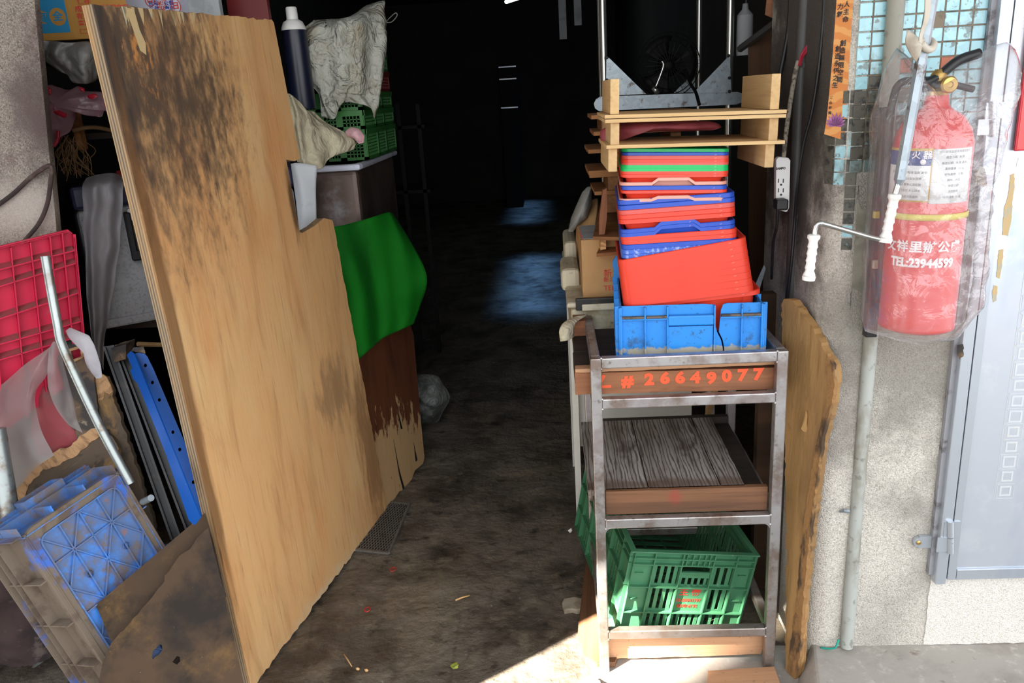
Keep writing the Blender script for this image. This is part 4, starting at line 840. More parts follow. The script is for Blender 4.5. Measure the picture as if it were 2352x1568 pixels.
def crate_green(name, label, M):
    root = thing(name, label, 'crate', M=M)
    rows_ = [0, .30, .60, .86, .93, 1.0]; cols_ = [0, .17, .40, .66, .85, 1.0]
    def fs(r, c):
        if r >= 3: return 'solid'
        if c in (0, 4): return 'solid'
        if c == 2: return {0: 'slots', 1: 'solid', 2: 'handle'}[r]
        return 'slots'
    f = MB(); MF = Matrix(((1, 0, 0, 0), (0, 0, -1, 0), (0, 1, 0, 0), (0, 0, 0, 1)))
    crate_wall(f, MF, FWd, FHt, cols_, rows_, fs)
    for u in (.43, .48, .53, .58, .62): f.box(FWd*u-.0012, FWd*u+.0012, -.011, 0, FHt*.86, FHt)
    for u in (.07, .93):
        for v in (.45, .75): f.box(FWd*u-.012, FWd*u+.012, -.006, 0, FHt*v-.0015, FHt*v+.0015)
    root['front'] = f.build('front_wall', m_grnp, root, M, bevel=0).name
    b = MB(); crate_wall(b, Matrix(((-1, 0, 0, FWd), (0, 0, 1, FDp), (0, 1, 0, 0), (0, 0, 0, 1))), FWd, FHt, cols_, rows_, fs); b.build('back_wall', m_grnp, root, M)
    sc = [0, .12, .31, .5, .69, .88, 1.0]
    def ss(r, c): return 'solid' if (r >= 3 or c in (0, 5)) else 'slots'
    l = MB(); crate_wall(l, Matrix(((0, 0, -1, 0), (-1, 0, 0, FDp), (0, 1, 0, 0), (0, 0, 0, 1))), FDp, FHt, sc, rows_, ss); l.build('side_wall', m_grnp, root, M)
    r_ = MB(); crate_wall(r_, Matrix(((0, 0, 1, FWd), (1, 0, 0, 0), (0, 1, 0, 0), (0, 0, 0, 1))), FDp, FHt, sc, rows_, ss); r_.build('side_wall', m_grnp, root, M)
    rim = MB()
    rim.box(-.011, FWd+.011, -.011, .006, FHt-.003, FHt+.002).box(-.011, FWd+.011, FDp-.006, FDp+.011, FHt-.003, FHt+.002).box(-.011, .006, 0, FDp, FHt-.003, FHt+.002).box(FWd-.006, FWd+.011, 0, FDp, FHt-.003, FHt+.002)
    rim.build('rim', m_grnp, root, M, bevel=.002)
    fl_ = MB()
    for k in range(15): fl_.box(.0, FWd, FDp*(k+.15)/15, FDp*(k+.62)/15, 0, .004)
    for k in range(6): fl_.box(FWd*k/5-.003, FWd*k/5+.003, 0, FDp, 0, .006)
    fl_.build('base_grid', m_grnp, root, M)
    return root
fl0, fr0, bl0 = W(1452, 1268, Y=1.985), W(1747, 1278, Y=2.055), W(1410, 1462, Y=1.995)
ux = (fr0 - fl0).normalized(); uz = (fl0 - bl0); uz = (uz - ux*uz.dot(ux)).normalized(); uy = uz.cross(ux)
uy = uy if uy.y > 0 else -uy
FWd = (fr0-fl0).length - .022; FHt = (fl0-bl0).length
Mc = Matrix((ux, uy, uz)).transposed().to_4x4(); Mc.translation = fl0 - uz*FHt + ux*.011 + uy*.011
cg = crate_green('plastic_crate', 'tilted green slatted crate with red printing on the bottom trolley tier', Mc)
cgf = bpy.data.objects[cg['front']]; del cg['front']
def oncrate(body, u, v, size, bold=.0004, sx=1):
    Mt = Mc @ Matrix(((1, 0, 0, FWd*u), (0, 0, -1, -.0008), (0, 1, 0, FHt*v), (0, 0, 0, 1)))
    text('red_print', body, size, m_redink, Mt, cgf, bold=bold, sx=sx)
oncrate('王 勝', .53, .525, .024, .0006, 1.25); oncrate('02-29841797', .53, .435, .0145, .0005); oncrate('盜用必究', .53, .365, .0125, .0003, 1.3)
Mt = Mc @ Matrix(((1, 0, 0, FWd*.53), (0, 0, -1, -.0048), (0, 1, 0, FHt*.752), (0, 0, 0, 1)))
text('moulded_print', '專利 1476567 號', .010, m_grnp, Mt, cgf, th=.0012)

# ------------------------------------------------------------------ cracked blue crate
bc = thing('plastic_crate', 'bright blue cracked crate on the dark platform holding the red trays', 'crate', (.335, 2.13, .915))
BX0, BX1, BZ0, BZ1, BY0, BY1 = .158, .513, .9145, 1.069, 1.972, 2.40
py = PY(BY0)
def wl(x, y): q = py.p(x, y); return (q.x - BX0, q.z - BZ0)
crk = [wl(1643, 698), wl(1640, 735), wl(1646, 760), wl(1655, 778), wl(1659, 795), wl(1661, 820)]
crk2 = [wl(1660, 697), wl(1655, 710), wl(1652, 740), wl(1650, 760), wl(1658.5, 777), wl(1662, 795), wl(1663.5, 820)]
Hc = BZ1 - BZ0; Wc = BX1 - BX0
MFr = Matrix(((1, 0, 0, BX0), (0, 0, -1, BY0), (0, 1, 0, BZ0), (0, 0, 0, 1)))
def ledgepts(x0, x1, z): return [(x0, z)] + [(x0+(x1-x0)*k/8, z + .0025*noise.noise(V((x0*50+k, 2, 1)))) for k in range(1, 8)] + [(x1, z)]
fw_ = MB()
fw_.poly([(0, 0)] + [(crk[-1][0], 0)] + crk[::-1][1:] + ledgepts(0, crk[0][0], Hc)[::-1][1:-1] + [(0, Hc)], .004, MFr)
fw_.poly([(crk2[-1][0], 0), (Wc, 0), (Wc, Hc)] + ledgepts(crk2[0][0], Wc, Hc)[::-1][1:-1] + crk2, .004, MFr)
zl = wl(1500, 731)[1]
for x in (1424, 1482, 1533, 1639, 1700, 1749):
    u = wl(x, 760)[0]; fw_.box(u-.002, u+.002, 0, Hc-.002, 0, .013, MFr)
fw_.box(0, wl(1638, 740)[0], zl-.0015, zl+.0015, 0, .013, MFr); fw_.box(wl(1652, 740)[0], Wc, zl-.0015, zl+.0015, 0, .013, MFr)
fw_.box(0, .0045, 0, Hc, 0, .015, MFr); fw_.box(Wc-.0045, Wc, 0, Hc, 0, .015, MFr)
fw_.build('front_wall', m_bluecr, bc, bevel=.001)
lh = MB(); a_, b_ = wl(1534, 745), wl(1637, 718)
lh.box(a_[0], b_[0], a_[1], b_[1], .002, .016, MFr); lh.build('label_holder', m_bluecr, bc, bevel=.003)
cp_ = MB(); cp_.box(a_[0], b_[0], 0, a_[1]-.004, .002, .008, MFr); cp_.build('centre_panel', m_bluecr, bc, bevel=.001)
lg = MB()
for x0, x1 in ((1427, 1480), (1485, 1531), (1535, 1584), (1587, 1637), (1655, 1698), (1703, 1747)):
    lg.box(wl(x0, 725)[0], wl(x1, 725)[0], zl+.002, zl+.007, .001, .011, MFr)
lg.build('dirt_ledge', m_ledge, bc)
sw = MB()
sw.box(BX0, BX0+.004, BY0+.004, BY1, BZ0, BZ1).box(BX0-.012, BX0, BY0+.002, BY1, BZ1-.03, BZ1-.027)
for k in range(6): sw.box(BX0-.012, BX0, BY0+(BY1-BY0)*k/5.2, BY0+(BY1-BY0)*k/5.2+.004, BZ0, BZ1)
sw.build('side_wall', m_bluecr, bc)
sw = MB().box(BX1-.004, BX1, BY0+.004, BY1, BZ0, BZ1).box(BX1, BX1+.012, BY0+.002, BY1, BZ1-.03, BZ1-.027)
for k in range(6): sw.box(BX1, BX1+.012, BY0+(BY1-BY0)*k/5.2, BY0+(BY1-BY0)*k/5.2+.004, BZ0, BZ1)
sw.build('side_wall', m_bluecr, bc)
MB().box(BX0+.004, BX1-.004, BY1-.004, BY1, BZ0, BZ1).build('back_wall', m_bluecr, bc)
MB().box(BX0+.004, BX1-.004, BY0+.004, BY1-.004, BZ0, BZ0+.004).build('base', m_bluecr, bc)
# jagged broken rim at the left rear
MB().poly(jag([(0, 0), (.03, 0), (.03, .09), (.018, .105), (.0, .07)], .004, .012, seed=3), .006, Matrix(((1, 0, 0, BX0-.012), (0, 0, -1, 2.30), (0, 1, 0, BZ1-.02), (0, 0, 0, 1)))).build('broken_rim', m_bluecr, bc)

bc.matrix_basis = Matrix.Translation((BX0, BY0+.008, 0)) @ Matrix.Rotation(math.radians(-3.5), 4, 'Z') @ Matrix.Translation((-BX0, -BY0, 0)) @ bc.matrix_basis
# ------------------------------------------------------------------ the leaning stack of trays
def rrect(hw, d0, d1, r, z, front=None, seg=4):
    """rounded rectangle loop: x -hw..hw, y d0..d1, extra points along the front for the raised grip"""
    pts = []
    fr = [-.62, -.40, -.28, 0, .28, .40, .62]
    def add(x, y, dz=0): pts.append((x, y, z + dz))
    for (cx_, cy_, a0) in ((-hw+r, d0+r, math.pi), (hw-r, d0+r, 1.5*math.pi), (hw-r, d1-r, 0), (-hw+r, d1-r, .5*math.pi)):
        for k in range(seg+1):
            a = a0 + .5*math.pi*k/seg; add(cx_ + r*math.cos(a), cy_ + r*math.sin(a))
        if a0 == math.pi:
            for t in fr: add(t*hw, d0, front if (front and abs(t) <= .3) else 0)
    return pts
def tray_mesh(name, m, hw=.14, dp=.36, rim=.0085, depth=.075, arch=0, lip=.012, r=.022):
    L_ = []
    L_.append(rrect(hw, 0, dp, r, -rim, arch)); L_.append(rrect(hw, 0, dp, r, -.0015, arch)); L_.append(rrect(hw-.0015, .0015, dp-.0015, r, 0, arch))
    L_.append(rrect(hw-.004, .004, dp-.004, r*.9, 0, arch)); L_.append(rrect(hw-.006, .006, dp-.006, r*.9, -.003, arch))
    t = lip
    L_.append(rrect(hw-t, t, dp-t, r*.8, -.006, arch)); L_.append(rrect(hw-t-.010, t+.010, dp-t-.010, r*.8, -depth)); 
    mb = MB(); mb.grid([[V(p) for p in l] for l in L_], close=True)
    n = len(L_[0]); b = (len(L_)-1)*n; mb.f.append(tuple(range(b+n-1, b-1, -1))); mb.mi.append(0)
    L2 = [rrect(hw, 0, dp, r, -rim, arch), rrect(hw-.003, .003, dp-.003, r, -rim, arch), rrect(hw-t-.001+.0, t-.001, dp-t+.001, r*.8, -.0085, arch), rrect(hw-t-.0115, t+.0115-.003, dp-t-.0085, r*.8, -depth-.0015)]
    mb2 = MB(); mb2.grid([[V(p) for p in l][::-1] for l in L2], close=True)
    b = (len(L2)-1)*n; mb2.f.append(tuple(range(b+n-1, b-1, -1))); mb2.mi.append(0)
    mb.add(mb2.v, mb2.f)
    return mb
tray_cache = {}
def tray(kind, xl, yl, xr, yr, label, arch=0, rim=.0085, depth=.075, Y=1.985, dp=.345, px=None):
    a_, b_ = W(xl, yl, Y=Y+.009), W(xr, yr, Y=Y-.008); d = b_ - a_; w = d.length; yw = math.atan2(d.y, d.x)
    key = (kind, arch, rim, depth, dp)
    if key not in tray_cache:
        o = tray_mesh('tray', TM[kind], .15, dp, rim, depth, arch).build('plastic_tray', TM[kind], smooth='auto'); tray_cache[key] = o
    else:
        o = tray_cache[key].copy(); COL.objects.link(o)
    ang = math.atan2(d.z, math.hypot(d.x, d.y))
    o.matrix_basis = Matrix.Translation((a_+b_)/2) @ Matrix.Rotation(yw, 4, 'Z') @ Matrix.Rotation(-ang, 4, 'Y') @ Matrix.Diagonal((w/.30, 1, 1, 1))
    tag(o, label, 'tray', 'trays of the leaning stack'); return o
T = [
 ('g', 1426, 341, 1678, 341, 'green tray on top of the stack, right under the pine pallets', 0, .008, .05),
 ('b', 1427, 349.5, 1677, 349, 'blue tray directly below the topmost green tray', 0, .008, .05),
 ('p', 1427, 357, 1677, 356.5, 'faded red tray below the topmost blue tray', 0, .0085, .05),
 ('r', 1427, 365, 1677, 364, 'red tray between two faded red trays near the stack top', 0, .009, .05),
 ('p', 1427, 372.5, 1677, 371.5, 'faded red tray directly above the green pair', 0, .007, .05),
 ('g', 1426, 378, 1676, 377, 'upper tray of the green pair near the stack top', 0, .009, .05),
 ('g', 1426, 385.5, 1676, 384.5, 'lower tray of the green pair near the stack top', 0, .009, .05),
 ('r', 1426, 392.5, 1676, 391.5, 'red tray directly below the green pair', 0, .008, .05),
 ('r', 1426, 400, 1675, 398, 'red tray whose side shows above the pale arched rim', 0, .0085, .032),
 ('w', 1423, 419, 1673, 416, 'pale pink tray with an arched grip below the top block of trays', .011, .008, .03),
 ('b', 1427, 427.5, 1673, 425, 'blue tray below the pale pink arched rim', 0, .010, .04),
 ('r', 1426, 437.5, 1673, 434.5, 'red tray directly under the single blue tray below the arch', 0, .008, .032),
 ('w', 1422, 457, 1672, 452, 'pale pink tray half hidden behind the tilted blue rims', .006, .008, .03),
 ('b', 1418, 461, 1690, 441, 'upper tilted blue tray with scuffs at the middle of the stack', 0, .0115, .05),
 ('b', 1419, 473, 1691, 452.5, 'second tilted blue tray at the middle of the stack', 0, .0115, .05),
 ('p', 1420, 484, 1691, 464, 'faded red tray under the two tilted blue trays', 0, .0115, .05),
 ('r', 1421, 494.5, 1691.5, 475, 'bright red tray in the middle of the tilted red three', 0, .0115, .05),
 ('r', 1421, 505.5, 1692, 486, 'red tray whose side shows above the blue arched rims', 0, .0115, .034),
 ('b', 1424, 528.5, 1691, 505, 'upper blue tray with an arched grip', .013, .010, .045),
 ('b', 1424, 537, 1691, 514.5, 'lower blue tray with an arched grip', .013, .010, .045),
 ('r', 1425, 543.5, 1695, 524.5, 'red tray right below the arched blue trays', 0, .0115, .05),
 ('r', 1427, 552.5, 1695, 535, 'red tray right above the lowest blue three', 0, .0115, .05),
 ('b', 1427, 563.5, 1695, 546, 'clean blue tray, uppermost of the lowest blue three', 0, .0115, .05),
 ('f', 1427, 574.5, 1695, 556, 'scuffed whitish blue tray in the lowest blue three', 0, .0115, .05),
 ('f', 1427, 585, 1695, 567, 'half sunken scuffed blue tray resting in the big red block', 0, .011, .05)]
for t in T: tray(*t[:6], arch=t[6], rim=t[7], depth=t[8])
NB = 8
lab8 = ['topmost tray of the thick red block', 'second tray from the top of the thick red block', 'third tray from the top of the thick red block', 'fourth tray from the top of the thick red block',
        'fourth tray from the bottom of the thick red block', 'third tray from the bottom of the thick red block', 'second tray from the bottom of the thick red block', 'lowest tray of the thick red block']
for k in range(NB):
    f = k/(NB-1)
    tray('r', 1419 + 12*f, 599 + 92*f, 1716 + 17*f, 545 + 108*f, lab8[k] + ' above the blue crate', rim=.0182, depth=.06, dp=.37, Y=1.978 + .004*f)
tray('r', 1432, 703, 1749, 665, 'wide red tray sitting inside the cracked blue crate', rim=.012, depth=.10, dp=.39, Y=1.99)

# ------------------------------------------------------------------ pine pallets on top of the trays
def pallet(label, x0, x1, y0, y1, z, up, ch, cl_dx, m=m_pal, group='pine pallets', me=m_palend, ct=.021, bt=.008, ang=0):
    """thin board with a cleat under (up=-1) or over (up=1) each end; z is the board's top"""
    root = thing('wooden_pallet', label, 'pallet', ((x0+x1)/2, (y0+y1)/2, z), group)
    cx_, cy_ = (x0+x1)/2, (y0+y1)/2; A = Matrix.Translation((cx_, cy_, z)) @ Matrix.Rotation(ang, 4, 'Y')
    hx, hy = (x1-x0)/2, (y1-y0)/2
    b = MB().poly(jag([(-hx, -hy), (hx, -hy), (hx, hy), (-hx, hy)], .0012, .04, seed=int(z*1000)), bt)
    b.build('board', m, root, A, bevel=.001)
    for s in cl_dx:
        cz0, cz1 = (0.0005, ch) if up > 0 else (-bt-ch, -bt-.0005)
        MB().box(-.5*(y1-y0)+.012, .5*(y1-y0)-.01, -ct/2, ct/2, cz0, cz1).build('cleat', m, root, A @ Matrix.Translation((s, 0, 0)) @ Matrix.Rotation(math.pi/2, 4, 'Z'), bevel=.0015)
    return root
q = lambda x, y: W(x, y, Y=1.93)
zA = q(1600, 264).z
x0, x1 = q(1389, 270).x, q(1807, 262).x
pallet('uppermost pine pallet with its two cleats standing up', x0, x1, 1.93, 2.24, zA+.006, 1, q(1412, 192).z - q(1412, 262).z + .012, [q(1412, 230).x-(x0+x1)/2, q(1783, 225).x-(x0+x1)/2], ang=.028)
zB = q(1600, 272).z
pallet('middle pine pallet lying directly under the uppermost one', x0+.001, x1-.001, 1.93, 2.24, zB+.004, -1, q(1410, 278).z - q(1410, 331).z, [q(1414, 300).x-(x0+x1)/2, q(1781, 300).x-(x0+x1)/2], ang=.028)
zC = q(1600, 333).z
x2, x3 = q(1393, 338).x, q(1803, 330).x
pallet('lowest pine pallet with its cleats hanging beside the tray stack', x2, x3, 1.93, 2.24, zC+.005, -1, q(1412, 342).z - q(1412, 396).z, [q(1409, 360).x-(x2+x3)/2, q(1772, 360).x-(x2+x3)/2], ang=.028)
o = puff('plastic_sack', [(1378, 300), (1400, 288), (1430, 281), (1470, 277), (1560, 275), (1625, 277), (1652, 284), (1658, 292), (1640, 299), (1560, 301), (1430, 304), (1410, 330), (1388, 336), (1380, 322)], 2.12, .05, .05, m_pinkbag, amp=.004, freq=22, seed=4, cen=(1500, 291)); tag(o, 'dusty pink sack lying between the pine pallets', 'sack')
# old pallets piled behind, left of the trays
def oldp(label, xl, yl, w, dp, ch, Y, up=-1, m=m_palold, cl=None):
    p = W(xl, yl, Y=Y); cl = cl if cl is not None else [.045, w-.06]
    pallet(label, p.x, p.x+w, Y, Y+dp, p.z, up, ch, [c-w/2 for c in cl], m, 'old brown pallets behind the trays', ct=.03, bt=.011)
oldp('highest old pallet behind the left end of the pine pallets', 1358, 265, .30, .25, .040, 2.42)
oldp('old pallet with a tall cleat just left of the pine pallets', 1364, 303, .30, .25, .050, 2.42)
oldp('old orange brown pallet left of the top of the tray stack', 1351, 344, .33, .26, .045, 2.40, cl=[.075, .12, .27])
oldp('old pallet left of the pale arched tray', 1352, 393, .33, .26, .008, 2.40)
oldp('doubled old pallet left of the middle of the tray stack', 1354, 400, .33, .26, .06, 2.40, cl=[.07, .11, .27])
oldp('old pallet half hidden left of the tilted blue trays', 1366, 440, .33, .25, .055, 2.40, cl=[.05, .10])
o = thing('wooden_pallet', 'near old pallet with a leaning reddish cleat on the cardboard box', 'pallet', W(1400, 540, Y=2.36), 'old brown pallets behind the trays')
slab('board', [(1362, 543), (1378, 470), (1440, 462), (1440, 545)], PL(W(1362, 543, Y=2.28), (0, -.03, 1)), .010, m_palold, o, xd=((1380, 543), (1425, 543)))
slab('cleat', [(1376, 539), (1377, 500), (1385, 436), (1394, 432), (1394, 500), (1389, 538)], PY(2.29), .03, m_redwood, o, xd=((1380, 530), (1388, 440)))
slab('cleat', [(1379, 575), (1380, 547), (1392, 546), (1392, 572)], PY(2.295), .10, m_palend, o)
slab('board', [(1370, 582), (1378, 566), (1440, 556), (1440, 576)], PL(W(1380, 580, Y=2.28), (0, -.03, 1)), .010, m_palold, o, xd=((1380, 570), (1425, 568)))
# cardboard box, coolers, sacks behind
cb = thing('cardboard_box', 'brown cardboard box with red printing on the ivory cooler', 'box', (.22, 2.5, 1.0))
p00 = W(1342, 684, Y=2.35); p01 = W(1337, 551, Y=2.35)
MB().box(p00.x-.004, .42, 2.35, 2.62, p00.z, p01.z).build('body', m_kraft, cb, bevel=.003); cbb = bpy.context.scene.objects[-1] if 0 else cb.children[0]
for body, x, y, sz in (('新  合', 1386, 629, .026), ('新北市三重', 1386, 643, .017), ('TEL:(02)', 1387, 662, .021), ('品', 1413, 600, .04)):
    Mx = frame(W(x, y, Y=2.349), V((0, -1, 0)), V((1, 0, 0))); text('red_print', body, sz, m_redink, Mx, cbb, bold=.0002, align='LEFT')
Mx = W(1352, 520, Z=p01.z+.001)
MB().box(Mx.x-.03, Mx.x+.03, 2.36, 2.61, p01.z-.001, p01.z+.0012).build('packing_tape', m_greycarton, cb)
cz = p00.z
co_ = thing('cooler_box', 'stained ivory cooler under the brown cardboard box', 'cooler', (.25, 2.6, .93))
cx0 = W(1302, 715, Y=2.30).x
MB().box(cx0+.012, .50, 2.31, 3.1, .865, W(1302, 712, Y=2.3).z).build('body', m_coolb, co_, bevel=.012)
zl0, zl1 = W(1302, 709, Y=2.3).z, cz-.001
MB().box(cx0, .50, 2.30, 3.15, zl0, zl1).build('lid', m_coolb, co_, bevel=.014); colid = [c for c in co_.children if c.name.startswith('lid')][0]
MB().box(W(1322, 690, Y=2.29).x, .50, 2.285, 2.30, W(1322, 728, Y=2.29).z+.02, W(1322, 686, Y=2.29).z).build('handle', m_blkm, co_, bevel=.003)
MB().box(W(1337, 705, Y=2.282).x, .50, 2.280, 2.287, W(1330, 715, Y=2.28).z, W(1330, 700, Y=2.28).z).build('latch', m_coolb, co_, bevel=.003)
MB().box(cx0-.012, cx0+.05, 2.52, 2.74, zl1-.02, zl1+.055).box(cx0+.004, cx0+.05, 2.76, 3.05, zl1-.02, zl1+.10).build('lid_handle', m_coolb, colid, bevel=.016)
pr_ = MB(); A = W(1332, 640, Z=zl1+.0006); pr_.box(A.x-.012, A.x+.05, A.y-.05, A.y+.18, zl1, zl1+.0012); pr_.build('faded_sticker', m_label, colid)
st_ = thing('white_table', 'white board table whose pale leg shows left of the trolley', 'table', (.3, 2.8, 0))
p = W(1325, 1000, Y=2.66)
MB().box(p.x-.012, p.x+.010, 2.66, 2.70, 0, .845).build('leg', m_foam, st_)
MB().box(.52, .545, 2.68, 2.72, 0, .845).build('leg', m_foam, st_)
MB().box(p.x+.012, .47, 2.72, 2.74, .34, .845).build('front_panel', m_foam, st_)
MB().box(p.x-.012, .56, 2.50, 3.3, .845, .863).build('table_top', m_foam, st_)
for x in (p.x, .54): MB().box(x-.012, x+.012, 3.24, 3.28, 0, .845).build('leg', m_foam, st_)
o = MB().tube([W(1622, 968, Y=2.69), W(1645, 885, Y=2.64)], .012, 4).build('wood_stick', m_pal); tag(o, 'thin pale stick slanting under the platform against the white table', 'stick')
o = MB().box(W(1318, 780, Y=2.24).x, W(1345, 780, Y=2.24).x+.004, 2.24, 2.38, .914, W(1330, 737, Y=2.24).z).build('wood_block', m_redwood, bevel=.003); tag(o, 'short reddish wooden block standing on the platform left end', 'block')
o = cloth('rag', [[(1322, 727, 2.25), (1332, 725, 2.25), (1350, 723, 2.27)], [(1296, 740, 2.19), (1312, 742, 2.18), (1322, 742, 2.20)], [(1286, 758, 2.16), (1302, 765, 2.15), (1318, 768, 2.19)], [(1288, 784, 2.15), (1302, 782, 2.14), (1319, 774, 2.18)]], m_cream, n=7, amp=.008, freq=24, seed=6); tag(o, 'cream rag hanging off the left end of the platform', 'rag')
o = puff('plastic_bag', [(1350, 430), (1360, 428), (1360, 470), (1350, 500), (1330, 515), (1316, 532), (1304, 532), (1312, 500), (1325, 470), (1338, 442)], 2.72, .05, .05, m_greybag, amp=.008, seed=8); tag(o, 'whitish plastic bag left of the old pallets', 'bag')
o = puff('paper_sack', [(1345, 465), (1375, 455), (1385, 560), (1365, 600), (1330, 600), (1322, 560), (1323, 500)], 2.80, .12, .08, m_kraft, amp=.012, freq=10, seed=9); tag(o, 'crumpled brown paper sack behind the cardboard box', 'sack')
o = cloth('red_tag', [[(1330, 530, 2.34), (1334, 536, 2.34)], [(1334, 542, 2.34), (1341, 552, 2.34)]], m_filmr, n=4, amp=.002); tag(o, 'small red tag sticking out by the cardboard box corner', 'tag')
o = slab('plastic_offcut', [(1734, 655), (1755, 608), (1759, 616), (1746, 660), (1742, 790), (1730, 790)], PY(2.35), .004, m_galv); tag(o, 'pale plastic offcut standing right of the red tray block', 'offcut')
o = MB().box(.60, .66, 2.3, 2.34, 0, 1.0).build('timber_post', m_dkpanel); tag(o, 'dark timber post standing behind the right side of the trolley', 'post')

# ------------------------------------------------------------------ warped slab leaning on the right
pp_ = [(1794, 700), (1800, 686), (1822, 690), (1850, 730), (1880, 776), (1893, 806), (1914, 838), (1917, 880), (1911, 925), (1888, 1010), (1878, 1090), (1866, 1180), (1853, 1290), (1843, 1400), (1837, 1500), (1831, 1548), (1818, 1566), (1803, 1568), (1806, 1200), (1800, 900)]
SPL = P3((1815, 1566, 1.875), (1905, 860, 1.865), (1806, 1000, 1.985))
sl = slab('warped_slab', jag([(x, y) for x, y in pp_], .0025, .012, seed=14), SPL, .022, [m_slabw], xd=((1815, 1400), (1850, 900)), bevel=.002); tag(sl, 'rough brown wooden slab leaning between the trolley and the right wall', 'board')
ed = [(1900, 812), (1914, 838), (1917, 880), (1911, 925), (1888, 1010), (1878, 1090), (1866, 1180), (1853, 1290), (1843, 1400), (1837, 1500), (1831, 1548), (1818, 1566), (1806, 1562), (1812, 1500), (1826, 1400), (1836, 1290), (1848, 1180), (1862, 1090), (1876, 1010), (1897, 925), (1900, 880), (1896, 840)]
slab('splintered_edge', jag(ed, .002, .01, seed=15), PL(SPL.o + SPL.n*.004, SPL.n), .01, m_bark, sl, xd=((1843, 1400), (1911, 925)))
puff('knot', [(1846, 965), (1851, 940), (1856, 950), (1854, 975), (1858, 990), (1848, 992), (1840, 985)], SPL.p(1850, 965).y - .006, .006, .004, m_slabw, sl, amp=.002, N=24, K=5)

# ------------------------------------------------------------------ steel stand with fan in the dark behind
sd = thing('steel_stand', 'galvanised steel stand with triangular brackets behind the pine pallets', 'stand', W(1540, 250, Y=3.0))
def upr(x, y, Y, r=.016):
    t = W(x, y, Y=Y); return MB().tube([V((t.x, Y, .87 if Y > 3.1 else .0)), V((t.x, Y, 2.6))], r, 14)
stx = W(1386, 190, Y=3.17).x
upr(1388, 190, 3.18, .014).build('upright', m_tube, sd, smooth='auto'); upr(1381, 190, 3.42, .010).build('upright', m_tube, sd, smooth='auto')
upr(1676, 130, 3.18, .014).build('upright', m_tube, sd, smooth='auto'); upr(1605, 150, 3.6, .012).build('upright', m_tube, sd, smooth='auto')
pg = PY(3.16)
bar = [(1378, 222), (1369, 228), (1364, 238), (1367, 249), (1376, 255), (1392, 254)] + [(1540, 247), (1690, 240), (1704, 235), (1709, 226), (1704, 214), (1694, 211), (1660, 212), (1540, 216)]
slab('cross_bar', bar, pg, .005, m_galv, sd, xd=((1400, 235), (1690, 225)))
slab('bracket', [(1393, 131), (1399, 133), (1484, 216), (1392, 219)], PY(3.155), .003, m_galv, sd); slab('bracket', [(1676, 127), (1680, 212), (1592, 214)], PY(3.155), .003, m_galv, sd); slab('bracket', [(1596, 165), (1597, 212), (1548, 213)], PY(3.5), .003, m_galv, sd)
for (x, y) in ((1394, 132), (1394, 184), (1395, 217), (1673, 128), (1675, 179), (1675, 210)):
    MB().lathe([(.006, 0), (.006, .004), (.003, .006)], Matrix.Translation(W(x, y, Y=3.151)) @ Matrix.Rotation(math.pi/2, 4, 'X'), 10).build('bolt', m_blk, sd)
fan = thing('electric_fan', 'black round electric fan in the dark between the stand uprights', 'fan', W(1540, 150, Y=3.4))
fc = W(1535, 150, Y=3.38); MR = Matrix.Translation(fc) @ Matrix.Rotation(math.pi/2, 4, 'X')
gd = MB()
for rr in (.125, .09, .05, .11):
    gd.tube([MR @ V((rr*math.cos(t*math.pi/16), rr*math.sin(t*math.pi/16), .03 if rr < .12 else 0)) for t in range(33)], .002, 5, cap=False)
for k in range(24):
    a = 2*math.pi*k/24; gd.tube([MR @ V((.02*math.cos(a), .02*math.sin(a), .035)), MR @ V((.09*math.cos(a), .09*math.sin(a), .03)), MR @ V((.125*math.cos(a), .125*math.sin(a), 0))], .0012, 4)
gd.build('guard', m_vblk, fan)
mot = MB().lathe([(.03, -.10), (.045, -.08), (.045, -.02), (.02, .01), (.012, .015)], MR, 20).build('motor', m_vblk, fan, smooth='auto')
for k in range(3):
    bd_ = MB(); rws = []
    for i in range(6):
        r_ = .02 + .095*i/5; rws.append([MR @ V((r_*math.cos(a+2.09*k), r_*math.sin(a+2.09*k), .012*math.sin((a)*1.5))) for a in [(-.5 + j/5)*(.9 + .5*i/5) for j in range(6)]])
    bd_.grid(rws).build('blade', m_vblk, mot, smooth=True, solid=.002)
MB().tube(spline([W(1520, 140, Y=3.3), W(1524, 150, Y=3.3), W(1516, 175, Y=3.3), W(1506, 200, Y=3.3)]), .005, 8).tube([W(1500, 200, Y=3.32), W(1512, 215, Y=3.32)], .012, 8).build('bracket_arm', m_tube, fan, smooth=True)
o = MB().tube(spline([W(1574, 160, Y=3.1), W(1585, 190, Y=3.05), W(1598, 212, Y=3.0), W(1606, 240, Y=2.95)]), .006, 8).build('cable', m_vblk, smooth=True); tag(o, 'thick black cable crossing the galvanised cross bar', 'cable')
# ------------------------------------------------------------------ big plywood sheet
B1 = W(575, 1590, Z=0); B2 = W(888, 1170, Z=0); e = (B2 - B1).normalized(); T1 = on(215, 12, B1, e)
fvec = (T1 - B1).normalized(); nv = e.cross(fvec); nv = nv if nv.x > 0 else -nv
MP = frame(B1 + V((0, 0, .004)), nv, fvec)      # local x up the sheet, y = -along
def st_(s, t): return (t, -s)
out = [st_(0, 0)] + [st_(0, 1.845)]
top = jag([st_(0, 1.845), st_(.80, 1.866)], .004, .02, seed=3, edges=[0])
right = [st_(.806, 1.860), st_(.828, 1.438), st_(.79, 1.432), st_(.735, 1.442), st_(.743, 1.205), st_(.757, 1.199), st_(.85, 1.207), st_(.93, 1.222), st_(.99, 1.206)]
r2 = jag([st_(.995, 1.196), st_(1.068, .03)], .0035, .022, seed=5, edges=[0])
bot = jag([st_(1.064, .0), st_(0, 0.0)], .006, .018, seed=6, edges=[0])
